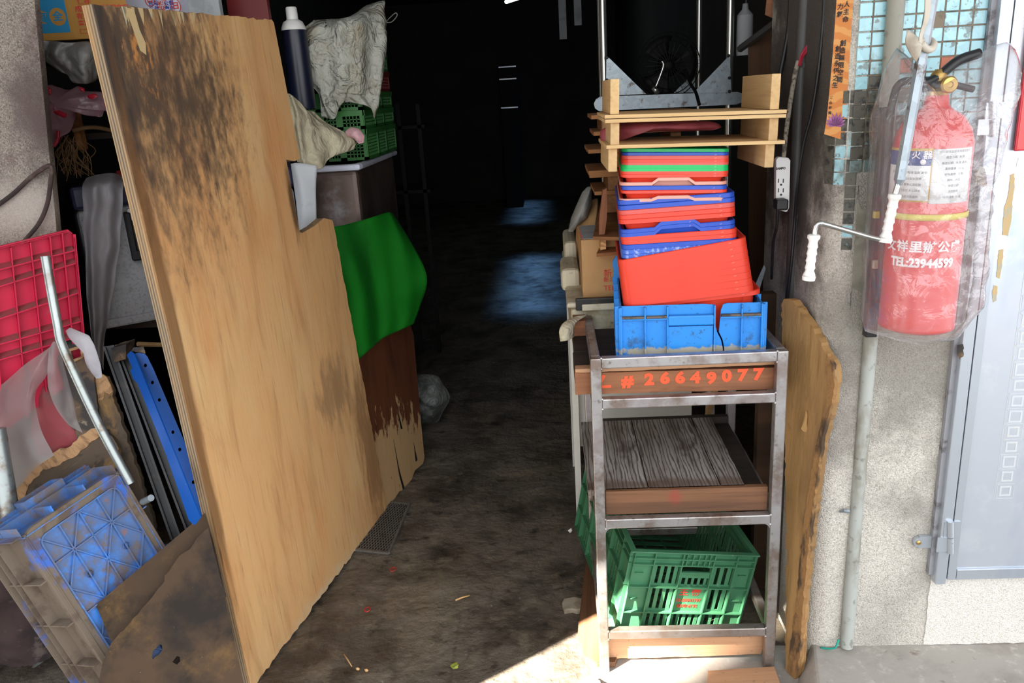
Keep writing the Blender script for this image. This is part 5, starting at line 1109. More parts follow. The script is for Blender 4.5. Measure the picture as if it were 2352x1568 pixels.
outl = top[:-1] + [st_(.796, 1.868)] + right + r2 + bot[:-1]
ply = MB().poly(outl, .004, None).build('plywood_sheet', m_ply, None, MP)
tag(ply, 'tall worn plywood sheet with a notched edge and black mould at its upper left', 'board')
back = [(t - .0, s) for t, s in outl]
MB().poly(outl, .027, Matrix.Translation((0, 0, -.0041))).build('plies', m_plyedge, ply, MP)
for k in range(16):
    sp = MB()
    s = .08 + .36*R.random(); L = .02 + .035*R.random(); w = .004 + .006*R.random(); t0 = 1.846 + .02*s/.8
    sp.add([(t0, -s+w, .0004), (t0, -s-w, .0004), (t0 - L*.5, -s-w*.6, .0004), (t0 - L, -s, .0004)], [(0, 1, 2, 3)]); sp.build('splinter', m_resid, ply, MP)
sp = MB(); sp.add([(t, -s, .0005) for s, t in ((.105, 1.846), (.135, 1.846), (.14, 1.80), (.152, 1.77), (.145, 1.742), (.125, 1.752), (.118, 1.79))], [tuple(range(7))])
sp.build('splinter', m_resid, ply, MP)
# ------------------------------------------------------------------ peeling brown board and green cloth
b1, b2 = W(884, 1172, Z=0), W(972, 1066, Z=0)
bt1, bt2 = W(820, 820, X=b1.x - .06), W(945, 752, X=b2.x - .035)
BP = PL(b1, (b2 - b1).cross(bt2 - b1))
bb = slab('brown_board', jag([(822, 800), (940, 735), (950, 770), (966, 960), (975, 1050), (972, 1064), (953, 1080), (946, 1100), (941, 1118), (932, 1124), (917, 1128), (905, 1148), (884, 1170), (868, 1120), (830, 860)], .0035, .02, seed=4, edges=[5, 6, 7, 8, 9, 10, 11, 12]), BP, .015, m_brown, xd=((900, 1120), (868, 850)))
tag(bb, 'peeling dark brown board leaning behind the right edge of the plywood sheet', 'board')
for q in ([(926, 1125), (931, 1126), (918, 1080), (904, 1010), (909, 1040), (917, 1090)], [(955, 1060), (959, 1056), (950, 1015), (953, 1040)], [(921, 985), (925, 984), (913, 940), (917, 965)]):
    slab('crack', q, PL(BP.o + BP.n*.001, BP.n), .0012, m_blk, bb)
gc = cloth('green_cloth', [[(750, 524, 2.98), (800, 514, 3.05), (850, 500, 3.12), (888, 488, 3.2), (902, 490, 3.3)],
                           [(770, 600, 2.97), (815, 592, 3.03), (858, 580, 3.12), (912, 566, 3.18), (950, 566, 3.26)],
                           [(788, 690, 2.96), (830, 680, 3.03), (868, 668, 3.13), (918, 655, 3.17), (980, 637, 3.22)],
                           [(805, 765, 2.96), (842, 752, 3.02), (878, 738, 3.13), (922, 722, 3.18), (965, 700, 3.25)],
                           [(822, 826, 2.95), (852, 800, 3.02), (880, 776, 3.12), (918, 758, 3.18), (950, 744, 3.24)]], m_grncloth, n=9, amp=.012, freq=6, seed=3, fold=(3.2, .8))
tag(gc, 'bright green cloth hanging over the tank side behind the plywood', 'cloth')
# steel tank with white rim, standing behind the plywood
tcn = W(822, 378, Y=3.22); TZ = tcn.z; TXR_ = tcn.x
tfar = W(912, 345, X=TXR_ + .01).y
tfar = min(max(tfar, 3.55), 4.1)
tk = thing('steel_tank', 'dull steel tank with a white rim behind the plywood notch', 'tank', (TXR_-.3, 3.5, 0))
MB().box(-1.05, TXR_-.01, 3.23, tfar-.01, 0, TZ-.02).build('body', m_tank, tk, bevel=.02)
rm = MB()
zb = W(822, 384, Y=3.22).z - .012
rm.box(-1.05, TXR_+.012, 3.205, 3.24, zb, TZ+.004).box(TXR_-.025, TXR_+.012, 3.24, tfar, zb, TZ+.004).box(-1.05, TXR_+.012, tfar-.03, tfar, zb, TZ+.004)
rm.build('rim', m_rim, tk, bevel=.012)
MB().box(-1.05, TXR_-.02, 3.24, tfar-.03, TZ-.06, TZ-.008).build('lid', m_blkm, tk)
# stack of lattice crates on the tank
def lattice(name, label, x0, x1, y0, y1, z0, z1, m):
    r = thing(name, label, 'crate', ((x0+x1)/2, (y0+y1)/2, z0), 'lattice crates on the tank')
    def wall(M, w, h):
        mb = MB()
        mb.box(0, w, 0, .012, -.003, .004, M).box(0, w, h-.022, h, -.003, .007, M)
        for u in (0, .36, .64, 1): mb.box(max(0, w*u-.014), min(w, w*u+.014), 0, h, -.003, .004, M)
        for a, b in ((.0, .36), (.64, 1.0), (.36, .64)):
            u0, u1 = w*a + .014, w*b - .014
            n = max(3, int((u1-u0)/.012)); nv = max(3, int((h-.034)/.012))
            for k in range(1, n): mb.box(u0+(u1-u0)*k/n-.002, u0+(u1-u0)*k/n+.002, .012, h-.022, -.003, 0, M)
            for k in range(1, nv): mb.box(u0, u1, .012+(h-.034)*k/nv-.002, .012+(h-.034)*k/nv+.002, -.003, 0, M)
        return mb
    h = z1-z0
    wall(Matrix(((1, 0, 0, x0), (0, 0, -1, y0), (0, 1, 0, z0), (0, 0, 0, 1))), x1-x0, h).build('front_wall', m, r)
    wall(Matrix(((0, 0, 1, x1), (1, 0, 0, y0), (0, 1, 0, z0), (0, 0, 0, 1))), y1-y0, h).build('side_wall', m, r)
    wall(Matrix(((0, 0, -1, x0), (-1, 0, 0, y1), (0, 1, 0, z0), (0, 0, 0, 1))), y1-y0, h).build('side_wall', m, r)
    wall(Matrix(((-1, 0, 0, x1), (0, 0, 1, y1), (0, 1, 0, z0), (0, 0, 0, 1))), x1-x0, h).build('back_wall', m, r)
    MB().box(x0, x1, y0, y1, z0, z0+.004).build('base', m, r)
YC = 3.36
cxr = W(833, 250, Y=YC).x; cxl = W(680, 260, Y=YC).x
zl_ = [W(833, y, Y=YC).z for y in (342, 297, 253, 210, 157, 108)]
zl_[0] = TZ + .006
cyb = min(W(916, 300, X=cxr).y, tfar - .02)
nm = ['lowest green lattice crate standing on the white rimmed tank', 'second green lattice crate from the bottom on the tank', 'third green lattice crate from the bottom just below the red one', 'dark red lattice crate between green crates on the tank', 'topmost green lattice crate mostly under the grey white rag']
for k in range(5): lattice('plastic_crate', nm[k], cxl, cxr - .002*k, YC, cyb, zl_[k]+.002, zl_[k+1]+.001, [m_grnp2, m_grnp2, m_grnp2, m_redp2, m_grnp2][k])
rg = cloth('rag', [[(722, 46, 3.36), (760, 44, 3.40), (800, 40, 3.44), (840, 14, 3.50), (884, 0, 3.52)],
                   [(682, 78, 3.29), (735, 62, 3.28), (790, 50, 3.27), (838, 46, 3.32), (886, 62, 3.42)],
                   [(674, 108, 3.27), (730, 118, 3.245), (795, 122, 3.24), (835, 118, 3.29), (890, 82, 3.40)],
                   [(686, 150, 3.28), (735, 166, 3.255), (795, 176, 3.24), (832, 184, 3.29), (880, 160, 3.37)],
                   [(698, 178, 3.29), (742, 205, 3.27), (790, 210, 3.26), (828, 214, 3.30), (876, 200, 3.36)],
                   [(734, 220, 3.29), (752, 245, 3.28), (788, 214, 3.27), (826, 218, 3.31), (868, 240, 3.35)],
                   [(738, 268, 3.29), (768, 272, 3.28), (790, 236, 3.28), (848, 245, 3.31), (858, 272, 3.33)]], m_rag, n=9, amp=.026, freq=15, seed=5, fold=(4, .5)); tag(rg, 'grey white rag draped over the top of the green lattice crates', 'rag')
cl_ = cloth('cream_cloth', [[(655, 212, 2.98), (668, 218, 2.98), (690, 236, 3.0), (702, 252, 3.06), (720, 256, 3.12)],
                            [(665, 250, 2.97), (685, 262, 2.97), (708, 268, 3.02), (730, 278, 3.08), (745, 280, 3.14)],
                            [(672, 300, 2.96), (690, 312, 2.96), (715, 315, 3.0), (760, 308, 3.08), (790, 304, 3.14)],
                            [(680, 352, 2.96), (695, 352, 2.96), (720, 350, 3.0), (775, 335, 3.08), (815, 325, 3.14)],
                            [(684, 372, 2.96), (700, 378, 2.96), (736, 388, 3.0), (760, 362, 3.08), (812, 343, 3.14)]], m_cream, n=9, amp=.016, freq=20, seed=7, fold=(3.5, .6)); tag(cl_, 'cream cloth bundled on the white tank rim by the plywood notch', 'cloth')
o = puff('rubber_glove', [(792, 302), (806, 292), (826, 296), (838, 312), (836, 328), (824, 330), (812, 318), (798, 312)], 3.13, .02, .02, m_glove, amp=.005, freq=30, seed=2, N=36, K=6); tag(o, 'crumpled pink glove on the tank rim beside the cream cloth', 'glove')
o = cloth('paper_towel', [[(668, 376, 2.95), (684, 374, 2.94), (728, 380, 2.97)], [(676, 430, 2.95), (695, 432, 2.93), (726, 434, 2.97)], [(683, 490, 2.95), (700, 490, 2.94), (727, 486, 2.97)], [(688, 536, 2.95), (696, 540, 2.94), (727, 518, 2.97)]], m_paperw, n=7, amp=.006, freq=12); tag(o, 'white paper sheet hanging in the notch of the plywood', 'paper')
bt = thing('plastic_bottle', 'dark blue bottle with a white screw cap behind the plywood top right corner', 'bottle', W(672, 110, Y=3.2))
bx = W(674, 62, Y=3.2)
MB().lathe([(.045, bx.z-.30), (.047, bx.z-.29), (.047, bx.z-.04), (.045, bx.z-.012)], Matrix.Translation((bx.x, 3.2, 0)), 24).build('body', m_bottle, bt, smooth='auto')
MB().lathe([(.047, bx.z-.012), (.046, bx.z-.004), (.036, bx.z+.018), (.022, bx.z+.026), (.021, bx.z+.066), (.018, bx.z+.070)], Matrix.Translation((bx.x, 3.2, 0)), 24).build('cap', m_white, bt, smooth='auto')
MB().box(-1.05, -.95, 3.12, 3.22, bx.z-.33, bx.z-.30).build('bottle_ledge', m_dkwood, bt)
o = MB().tube(spline([W(886, 52, Y=3.6), W(900, 50, Y=3.6), W(912, 36, Y=3.6), (W(908, 30, Y=3.6)), W(894, 42, Y=3.6), W(884, 54, Y=3.6)]), .002, 6).build('wire_loop', m_pvc, smooth=True); tag(o, 'thin wire loop beside the top of the grey white rag', 'wire')
o = puff('plastic_bag', [(948, 862), (985, 858), (1008, 862), (1022, 890), (1034, 912), (1028, 930), (1018, 950), (1008, 968), (985, 978), (964, 972), (952, 940)], 3.82, .10, .10, m_dkbag, amp=.025, freq=9, seed=12, N=60, K=12, crease=.4); tag(o, 'crumpled grey plastic bag on the floor past the brown board', 'bag')
# ------------------------------------------------------------------ grate and litter on the floor
gr_ = thing('floor_grate', 'dark iron mesh grate in the floor beside the plywood foot', 'grate', W(880, 1220, Z=0))
gA, gB, gC, gD = W(816, 1262, Z=.004), W(893, 1270, Z=.004), W(940, 1158, Z=.004), W(872, 1150, Z=.004)
GX = (gB - gA); GY = (gD - gA)
def gp(u, v): return gA.lerp(gB, u).lerp(gD.lerp(gC, u), v)
fm = MB()
for a, b in (((0, 0), (1, 0)), ((1, 0), (1, 1)), ((1, 1), (0, 1)), ((0, 1), (0, 0))): fm.tube([gp(*a), gp(*b)], .006, 4)
fm.build('rim', m_grate, gr_)
ms = MB()
for k in range(-22, 24):
    for sgn in (1, -1):
        seg = []
        for j in range(25):
            v = j/24; u = k/12 + sgn*v*1.0*.9
            if 0 <= u <= 1: seg.append(gp(u, v) + V((0, 0, .002)))
        if len(seg) > 1: ms.tube([seg[0], seg[-1]], .0022, 4)
ms.build('mesh', m_grate, gr_)
MB().poly([tuple(p.to_2d()) for p in (gA, gB, gC, gD)], .003, Matrix.Translation((0, 0, .003))).build('pit_dark', m_blk, gr_)  # flat black plate stands in for the dark depth below the mesh
def stick(x0, y0, x1, y1, label, r=.0022):
    a, b = W(x0, y0, Z=.008), W(x1, y1, Z=.008); o = MB().tube([a, a.lerp(b, .5) + V((0, 0, .002)), b], [r, r, r*.6], 6).build('bamboo_stick', m_bamboo, smooth=True); tag(o, label, 'stick')
stick(790, 1502, 808, 1530, 'broken bamboo stick on the floor near the plywood foot')
stick(1046, 1378, 1079, 1367, 'pale splinter on the floor in the middle of the passage', .003)
for (x, y, lb) in ((903, 1307, 'red rubber band on the floor nearest the grate'), (844, 1399, 'red rubber band on the floor between grate and bamboo stick')):
    q = W(x, y, Z=.006); o = MB().tube([q + V((.009*math.cos(a*math.pi/8), .012*math.sin(a*math.pi/8), .001*math.sin(a))) for a in range(17)], .0022, 6, cap=False).build('rubber_band', m_rubber, smooth=True); tag(o, lb, 'rubber band')
q = W(1044, 1531, Z=.008)
lf_ = MB(); rws = []
for i in range(7):
    rr_ = 1.25 - .42*max(abs(i-3), abs(k-3))/3 * (1.1 + .7*noise.noise(V((i*1.3, k*1.7, 9)))); rws.append([q + V(((k-3)*.0045*(1 - .16*abs(i-3)) + .006*noise.noise(V((i*1.1, k*.9, 1))), (i-3)*.0055*(1-.12*abs(k-3)), .006*noise.noise(V((i*.6, k*.6, 3))) + .005)) for k in range(7)])
o = lf_.grid(rws).build('leaf_scrap', m_leaf, smooth=True, solid=.0008); tag(o, 'torn yellow green leaf scrap on the floor by the sun patch', 'leaf')
for (x, y, lb) in ((822, 1536, 'cream crumb on the floor beside the bamboo stick'), (842, 1539, 'yellow crumb on the floor beside the bamboo stick')):
    q = W(x, y, Z=.004); o = puff('crumb', [(x-5, y-2), (x, y-4), (x+5, y-1), (x+3, y+3), (x-3, y+3)], q.y, .004, .004, m_bamboo, amp=.001, N=14, K=4); tag(o, lb, 'crumb')
o = puff('plastic_scrap', [(1304, 1218), (1312, 1212), (1315, 1219), (1309, 1224)], W(1309, 1222, Z=0).y, .006, .006, m_white, amp=.001, N=14, K=4); tag(o, 'tiny white scrap on the floor left of the green crate', 'scrap')

# ------------------------------------------------------------------ left rack with boxes, coolers and bags
SX0, SX1 = -2.3, -1.06
rk = thing('storage_rack', 'dark storage rack behind the plywood carrying boxes and the cooler', 'rack', (-1.6, 2.9, 0))
zt = W(150, 86, Y=2.62).z - .012
zc_ = W(300, 762, Y=2.62).z - .012
for (x, y) in ((SX0, 2.62), (SX1-.06, 3.36), (SX0, 3.36)): MB().box(x, x+.03, y, y+.03, 0, zt).build('post', m_blkm, rk)
MB().box(SX0, -1.08, 2.64, 3.38, zt-.02, zt).build('shelf', m_blkm, rk)
zs2 = W(200, 300, Y=2.7).z
MB().box(SX0, -1.2, 2.72, 3.38, zs2-.03, zs2-.01).build('shelf', m_dkwood, rk)
# boxes on the top shelf
yb = thing('cardboard_box', 'yellow cardboard box with a sky blue panel at the upper left', 'box', W(150, 40, Y=2.62))
PA = PL(W(160, 80, Y=2.60), (-.28, -.96, 0)); 
cnr = W(169, 75, Y=2.60); zbx = zt+.002
d1 = V((-.985, -.17, 0)); d2 = V((.96, .28, 0)); hgt = .24
fc_ = [cnr + d1*.42, cnr, cnr + d2*.17]
vs = [V((p.x, p.y, zbx)) for p in fc_]; bk_ = fc_[0] + d2*.17; vs.append(V((bk_.x, bk_.y, zbx)))
MB().add(vs + [v + V((0, 0, hgt)) for v in vs], [(0, 1, 5, 4), (1, 2, 6, 5), (2, 3, 7, 6), (3, 0, 4, 7), (4, 5, 6, 7), (3, 2, 1, 0)]).build('body', m_kraft2, yb, bevel=.003)
ML = frame(V((cnr.x, cnr.y, zbx)) , V((.17, -.985, 0)), -d1); MRt = frame(V((cnr.x, cnr.y, zbx)), V((.28, -.96, 0)), d2)
MB().box(-.42, -.008, .022, .125, -.001, .0012, ML).build('blue_panel', m_bluelab, yb)
dk = MB(); vs = [(-.036 + .024*math.cos(a*math.pi/12), .068 + .026*math.sin(a*math.pi/12), .002) for a in range(24)]; dk.add(vs, [tuple(range(24))], ML); dk.build('round_print', m_kraft2, yb)
Mx = ML @ Matrix.Translation((-.036, .068, .0022)); text('lettering', '全', .03, m_bluelab, Mx, yb, bold=.001)
Mx = ML @ Matrix.Translation((-.108, .068, .0014)); text('lettering', '美食', .046, m_kraft2, Mx, yb, bold=.001, spacing=.9)
for i, t in enumerate(('品 名 綜合食品', '重 量 十二公斤', '  保存', '成份 標示說明文字', '有效日期 標示於盒', '產地台灣')):
    Mx = MRt @ Matrix.Translation((.018, .150 - i*.021, .0012)); text('red_print', t, .019, m_redink, Mx, yb, align='LEFT', bold=.0005)
fr_ = MB()
for (x0, x1, y0, y1) in ((.02, .10, .016, .0175), (.02, .10, .028, .0295), (.02, .0215, .016, .029)): fr_.box(x0, x1, y0, y1, 0, .0014, MRt)
fr_.build('print_frame', m_redink, yb)
wc = thing('carton', 'white carton with blue print above the plywood top edge', 'box', W(340, 10, Y=2.85))
p = W(268, 20, Y=2.84); p2 = W(415, 18, Y=2.84)
MB().box(p.x, p2.x, 2.84, 3.12, zt+.002, zt+.26).build('body', m_carton, wc, bevel=.003)
for i, (x, t) in enumerate(((352, '800\n台灣\n食品'), (372, '400\n米酒\n料理'), (388, '600\n公賣\n專用'))):
    Mx = frame(W(x, 8, Y=2.8385), V((0, -1, 0)), V((1, 0, 0))); text('lettering', t, .017, m_blueink if i != 1 else m_redink, Mx, wc, bold=.0005)
rg_ = MB()
for x, y in ((344, -1), (404, 14)):
    c_ = W(x, y, Y=2.8385); rg_.tube([c_ + V((.016*math.cos(a*math.pi/10), 0, .022*math.sin(a*math.pi/10))) for a in range(21)], .0013, 5, cap=False)
rg_.build('round_stamp', m_redink, wc)
for x, y in ((344, -1), (404, 14)):
    Mx = frame(W(x, y, Y=2.838), V((0, -1, 0)), V((1, 0, 0))); text('lettering', '日', .024, m_redink, Mx, wc, bold=.0006)
gp_ = MB().box(W(417, 20, Y=2.95).x, W(517, 20, Y=2.95).x, 2.90, 2.93, zt+.002, zt+.3).build('grey_board', m_greycarton, bevel=.002); tag(gp_, 'grey board standing beside the white carton above the plywood', 'board')
o = MB().box(W(522, 20, Y=3.05).x, W(615, 20, Y=3.05).x, 3.05, 3.08, zt+.001, zt+.4).build('dark_red_panel', m_redp2, bevel=.002); tag(o, 'dark red panel in the shade behind the plywood top edge', 'panel')
# sack hanging under the shelf, striped carrier bag, straw
o = cloth('grey_sack', [[(80, 92, 2.57), (120, 95, 2.55), (160, 98, 2.54), (200, 96, 2.54), (240, 100, 2.58)], [(84, 122, 2.56), (118, 128, 2.53), (150, 118, 2.50), (190, 118, 2.49), (236, 130, 2.56)], [(92, 130, 2.57), (124, 150, 2.53), (158, 136, 2.50), (192, 150, 2.48), (232, 158, 2.56)], [(120, 146, 2.57), (142, 166, 2.54), (164, 160, 2.51), (196, 178, 2.49), (226, 178, 2.56)], [(140, 165, 2.57), (152, 166, 2.55), (168, 188, 2.52), (196, 192, 2.50), (212, 188, 2.55)]], m_greybag, n=8, amp=.022, freq=24, seed=9, fold=(2, .6)); tag(o, 'crumpled grey sack hanging from the shelf below the yellow box', 'sack')
cbg = puff('carrier_bag', [(95, 200), (118, 193), (150, 205), (180, 196), (196, 208), (235, 212), (262, 232), (262, 258), (240, 252), (236, 272), (210, 258), (172, 252), (168, 285), (160, 302), (140, 315), (128, 335), (116, 336), (104, 305), (98, 260)], 2.52, .055, .04, m_filmp, amp=.014, freq=20, seed=3, N=90, K=12, cen=(150, 240), crease=.5); tag(cbg, 'pink and white striped carrier bag hanging beside the pebble pillar', 'bag')
for q in ([(103, 205), (112, 198), (119, 205), (117, 218), (108, 215)], [(182, 198), (194, 202), (195, 212), (184, 208)], [(200, 218), (216, 214), (226, 220), (214, 228), (202, 226)], [(110, 238), (140, 255), (156, 262), (150, 272), (128, 262), (108, 250)], [(236, 236), (262, 246), (262, 256), (244, 250)]):
    puff('red_stripe', q, 2.465, .006, .006, m_filmr, cbg, amp=.002, N=20, K=4)
MB().tube(spline([W(112, 300, Y=2.48), W(110, 318, Y=2.475), W(120, 335, Y=2.47), W(132, 322, Y=2.475), W(134, 300, Y=2.48)]), .006, 6).build('bag_handle', m_filmr, cbg, smooth=True)
sw_ = MB()
for k in range(46):
    a = W(160 + R.uniform(-20, 30), 322 + R.uniform(-14, 14), Y=2.62 + R.uniform(-.04, .04)); 
    sw_.tube(spline([a, a + V((R.uniform(-.03, .03), R.uniform(-.02, .02), -.04)), a + V((R.uniform(-.05, .05), R.uniform(-.03, .03), -.07 - R.uniform(0, .05)))], 4), .0014, 4)
o = sw_.build('straw_bundle', m_straw); tag(o, 'dry straw bundle hanging in the dark below the carrier bag', 'straw', kind='stuff')
o = MB().box(W(172, 318, Y=2.64).x, W(186, 318, Y=2.64).x, 2.64, 2.67, W(172, 345, Y=2.64).z, W(172, 250, Y=2.64).z).build('timber_stub', m_palold); tag(o, 'short brown timber beside the straw bundle', 'timber')
o = MB().tube(spline([W(166, 300, Y=2.6), W(200, 293, Y=2.62), W(232, 294, Y=2.66), W(275, 305, Y=2.7)]), .007, 6).build('branch', m_straw, smooth=True); tag(o, 'thin stick above the straw bundle', 'stick')
o = slab('red_block', [(264, 392), (300, 390), (302, 412), (264, 410)], PY(2.66), .03, m_redp2, bevel=.006); tag(o, 'dusty red block on top of the white cooler', 'block')
# white cooler with navy lid and dark handle
cw = thing('cooler_box', 'dusty white cooler with a navy lid and black handle behind the plywood edge', 'cooler', W(300, 600, Y=2.62))
ca, cb_ = W(200, 600, Y=2.56), W(684, 480, Y=2.98)
dirc = V((cb_.x-ca.x, cb_.y-ca.y, 0)).normalized(); nc = V((dirc.y, -dirc.x, 0))
CPl = PL(ca, nc); McO = frame(V((ca.x, ca.y, 0)), CPl.n, dirc); Lc = (V((cb_.x, cb_.y, 0)) - V((ca.x, ca.y, 0))).length
zof = lambda x, y: CPl.p(x, y).z
zb0, zb1, zl2 = zof(250, 752), zof(250, 476), zof(250, 428)
MB().box(SX0, -1.09, 2.66, 3.38, zb0-.03, zb0-.004).build('shelf', m_dkwood, rk)
MB().box(-.0, Lc, zb0, zb1, -.20, 0, McO).build('body', m_coolw, cw, bevel=.02)
MB().box(-.008, Lc+.004, zb1+.001, zl2+.01, -.205, .012, McO).build('lid', m_navyp, cw, bevel=.012)
MB().box(.0, Lc, zb0-.002, zb0+.03, -.20, .012, McO).build('foot_band', m_coolw, cw, bevel=.008)
def uc(x, y): q = McO.inverted() @ CPl.p(x, y); return q.x, q.y
hn = MB(); (u0, v1), (_, v0) = uc(280, 486), uc(285, 600); u1 = u0 + .22
w_ = uc(304, 520)[0] - u0
hn.box(u0, u0+w_, v0, v1, .006, .032, McO).box(u1-w_, u1, v0, v1, .006, .032, McO).box(u0, u1, v0, v0+.035, .006, .034, McO)
hn.build('handle', m_blk, cw, bevel=.006)
hp = MB(); (a0, b0), (a1_, b1_) = uc(288, 478), uc(322, 503); hp.box(a0, a1_+.02, b1_, b0, .0, .03, McO); hp.build('handle_mount', m_white, cw, bevel=.006)
o = cloth('plastic_film', [[(200, 408, 2.58), (228, 400, 2.60), (262, 398, 2.64), (290, 408, 2.68)], [(188, 438, 2.48), (215, 432, 2.47), (250, 430, 2.50), (286, 432, 2.545)], [(192, 500, 2.47), (215, 500, 2.46), (250, 500, 2.49), (280, 500, 2.53)], [(196, 580, 2.46), (214, 585, 2.44), (245, 590, 2.48), (272, 590, 2.53)], [(200, 680, 2.44), (216, 690, 2.42), (238, 695, 2.46), (256, 690, 2.50)], [(206, 760, 2.43), (216, 780, 2.40), (228, 780, 2.43), (242, 760, 2.48)], [(214, 790, 2.40), (222, 810, 2.38), (230, 830, 2.38), (238, 850, 2.40)]], m_film3, n=9, amp=.022, freq=15, seed=4, th=0, fold=(2.5, .4)); tag(o, 'clear plastic film draped down the left end of the dusty white cooler', 'film')

o = MB().tube(spline([W(-20, 482, Y=2.135), W(30, 445, Y=2.135), W(70, 408, Y=2.135), W(104, 384, Y=2.14), W(118, 384, Y=2.145), W(116, 420, Y=2.145), W(108, 470, Y=2.14), W(88, 515, Y=2.13), W(50, 560, Y=2.125)]), .006, 8).build('cable', m_dksack, smooth=True); tag(o, 'dark stained cable looped on the pebble pillar above the magenta panel', 'cable')
# ------------------------------------------------------------------ magenta crate panel
PKP = P3((0, 568, 1.98), (168, 530, 2.09), (60, 850, 1.96))
pk = thing('plastic_pallet', 'magenta plastic grid panel leaning on the pebble pillar', 'panel', PKP.p(90, 700))
up_ = (PKP.p(150, 535) - PKP.p(182, 770)); Mk = frame(PKP.p(-20, 560), PKP.n, PKP.p(168, 530) - PKP.p(0, 568)); Ik = Mk.inverted()
k2 = lambda x, y: tuple((Ik @ PKP.p(x, y)).to_2d())
outer = [k2(-140, 602), k2(150, 531), k2(162, 530), k2(170, 536), k2(174, 548), k2(182, 640), k2(192, 775), k2(200, 860), k2(20, 990), k2(-120, 990)]
MB().poly(outer, .003, Matrix.Translation((0, 0, -.030))).build('plate', m_pink, pk, Mk)
rb = MB(); ds = MB()
def ribln(a, b, th=.003, dpt=.030, tgt=rb):
    a, b = V(k2(*a)), V(k2(*b)); d = (b-a); L = d.length; d.normalize(); n_ = V((-d.y, d.x))
    q = [a + n_*th/2, b + n_*th/2, b - n_*th/2, a - n_*th/2]
    tgt.poly([tuple(p) for p in q][::-1], dpt)
vlines = [((-70, 586), (-50, 960)), ((25, 569), (65, 960)), ((70, 557), (107, 900)), ((115, 544), (140, 800)), ((143, 536), (168, 790)), ((171, 545), (196, 830)), ((-25, 578), (8, 960))]
hl = [((-140, 690), (178, 597)), ((-140, 725), (182, 612)), ((-140, 655), (172, 572)), ((-140, 805), (184, 668)), ((-140, 870), (188, 733)), ((-140, 892), (192, 758)), ((-60, 910), (196, 800))]
hl = [((-140, 655), (172, 575)), ((-140, 700), (176, 604)), ((-140, 778), (182, 672)), ((-140, 830), (187, 738)), ((-140, 868), (190, 770)), ((-140, 603), (155, 531))]
for l in vlines + hl: ribln(*l)
ribln((-140, 602), (158, 530), .006); ribln((171, 538), (197, 830), .006)
rb.build('ribs', m_pink, pk, Mk)
for (xa, ya), (xb, yb) in hl[:-1]:
    a, b = V(k2(xa, ya)), V(k2(xb, yb)); d = (b-a).normalized(); n_ = V((-d.y, d.x))
    ds.add([V((a.x, a.y, -.002)) + V((n_.x, n_.y, 0))*.0016, V((b.x, b.y, -.002)) + V((n_.x, n_.y, 0))*.0016, V((b.x, b.y, -.0299)) + V((n_.x, n_.y, 0))*.012, V((a.x, a.y, -.0299)) + V((n_.x, n_.y, 0))*.012], [(0, 1, 2, 3)])
ds.build('dust', m_dust, pk, Mk)
# torn polythene
o = cloth('torn_plastic_sheet', [[(-60, 905, 1.93), (0, 885, 1.92), (60, 835, 1.93), (110, 800, 1.93), (130, 782, 1.95)], [(-60, 960, 1.92), (0, 940, 1.90), (60, 890, 1.90), (80, 860, 1.91), (108, 858, 1.93)], [(-60, 1010, 1.91), (0, 1000, 1.89), (50, 960, 1.89), (70, 925, 1.90), (82, 905, 1.92)], [(-60, 1070, 1.90), (0, 1060, 1.88), (45, 1030, 1.88), (72, 1000, 1.89), (92, 980, 1.91)], [(-60, 1160, 1.89), (10, 1140, 1.87), (50, 1110, 1.87), (80, 1075, 1.88), (125, 1045, 1.90)]], m_film2, n=9, amp=.010, freq=14, th=0, seed=8); tag(o, 'torn grey polythene sheet hanging over the magenta panel foot', 'sheet')
cloth('flap', [[(112, 800, 1.92), (128, 786, 1.93), (150, 850, 1.935), (168, 915, 1.94)], [(108, 850, 1.90), (126, 862, 1.905), (150, 920, 1.92), (176, 960, 1.93)], [(110, 890, 1.895), (128, 935, 1.90), (158, 975, 1.915), (190, 994, 1.925)]], m_film2, o, n=8, amp=.008, freq=18, th=0, seed=3)
rdb = puff('red_sack', [(82, 900), (105, 880), (130, 930), (160, 975), (182, 1000), (170, 1040), (90, 1050), (70, 1000)], 2.0, .02, .03, m_dust, amp=.006, freq=14, seed=4, N=40); tag(rdb, 'dusty dark red sack showing through the torn polythene', 'sack')
# bent pipe, iron bracket, chewed boards, channels
o = MB().tube(spline([W(104, 588, Y=1.93), W(118, 670, Y=1.92), W(132, 745, Y=1.91), W(140, 785, Y=1.90), W(168, 850, Y=1.89), W(230, 980, Y=1.87), W(300, 1110, Y=1.85)], 6), .0115, 14).build('bent_pipe', m_rustpipe, smooth='auto'); tag(o, 'thin bent steel pipe leaning across the magenta panel', 'pipe')
o = MB().tube([W(-14, 985, Y=1.80), W(28, 1240, Y=1.74)], .027, 18).build('thick_pipe', m_rustpipe, smooth='auto'); tag(o, 'thick steel pipe leaning at the left edge beside the chewed board', 'pipe')
o = MB().tube([W(-30, 1150, Y=1.85), W(10, 1260, Y=1.80)], .020, 14).build('rusty_pipe', m_rust, smooth='auto'); tag(o, 'rusty pipe behind the thick steel pipe at the left edge', 'pipe')
IB = P3((122, 795, 2.04), (190, 790, 2.06), (215, 1000, 2.0))
ib = slab('iron_bracket', jag([(122, 796), (150, 770), (192, 778), (206, 800), (214, 850), (232, 1000), (240, 1080), (196, 1090), (160, 930)], .001, .01, seed=3), IB, .012, m_rust, holes=[[(162, 806), (184, 800), (186, 822), (166, 826)]], xd=((150, 800), (215, 1000))); tag(ib, 'rusty black iron bracket with a square hole behind the bent pipe', 'bracket')
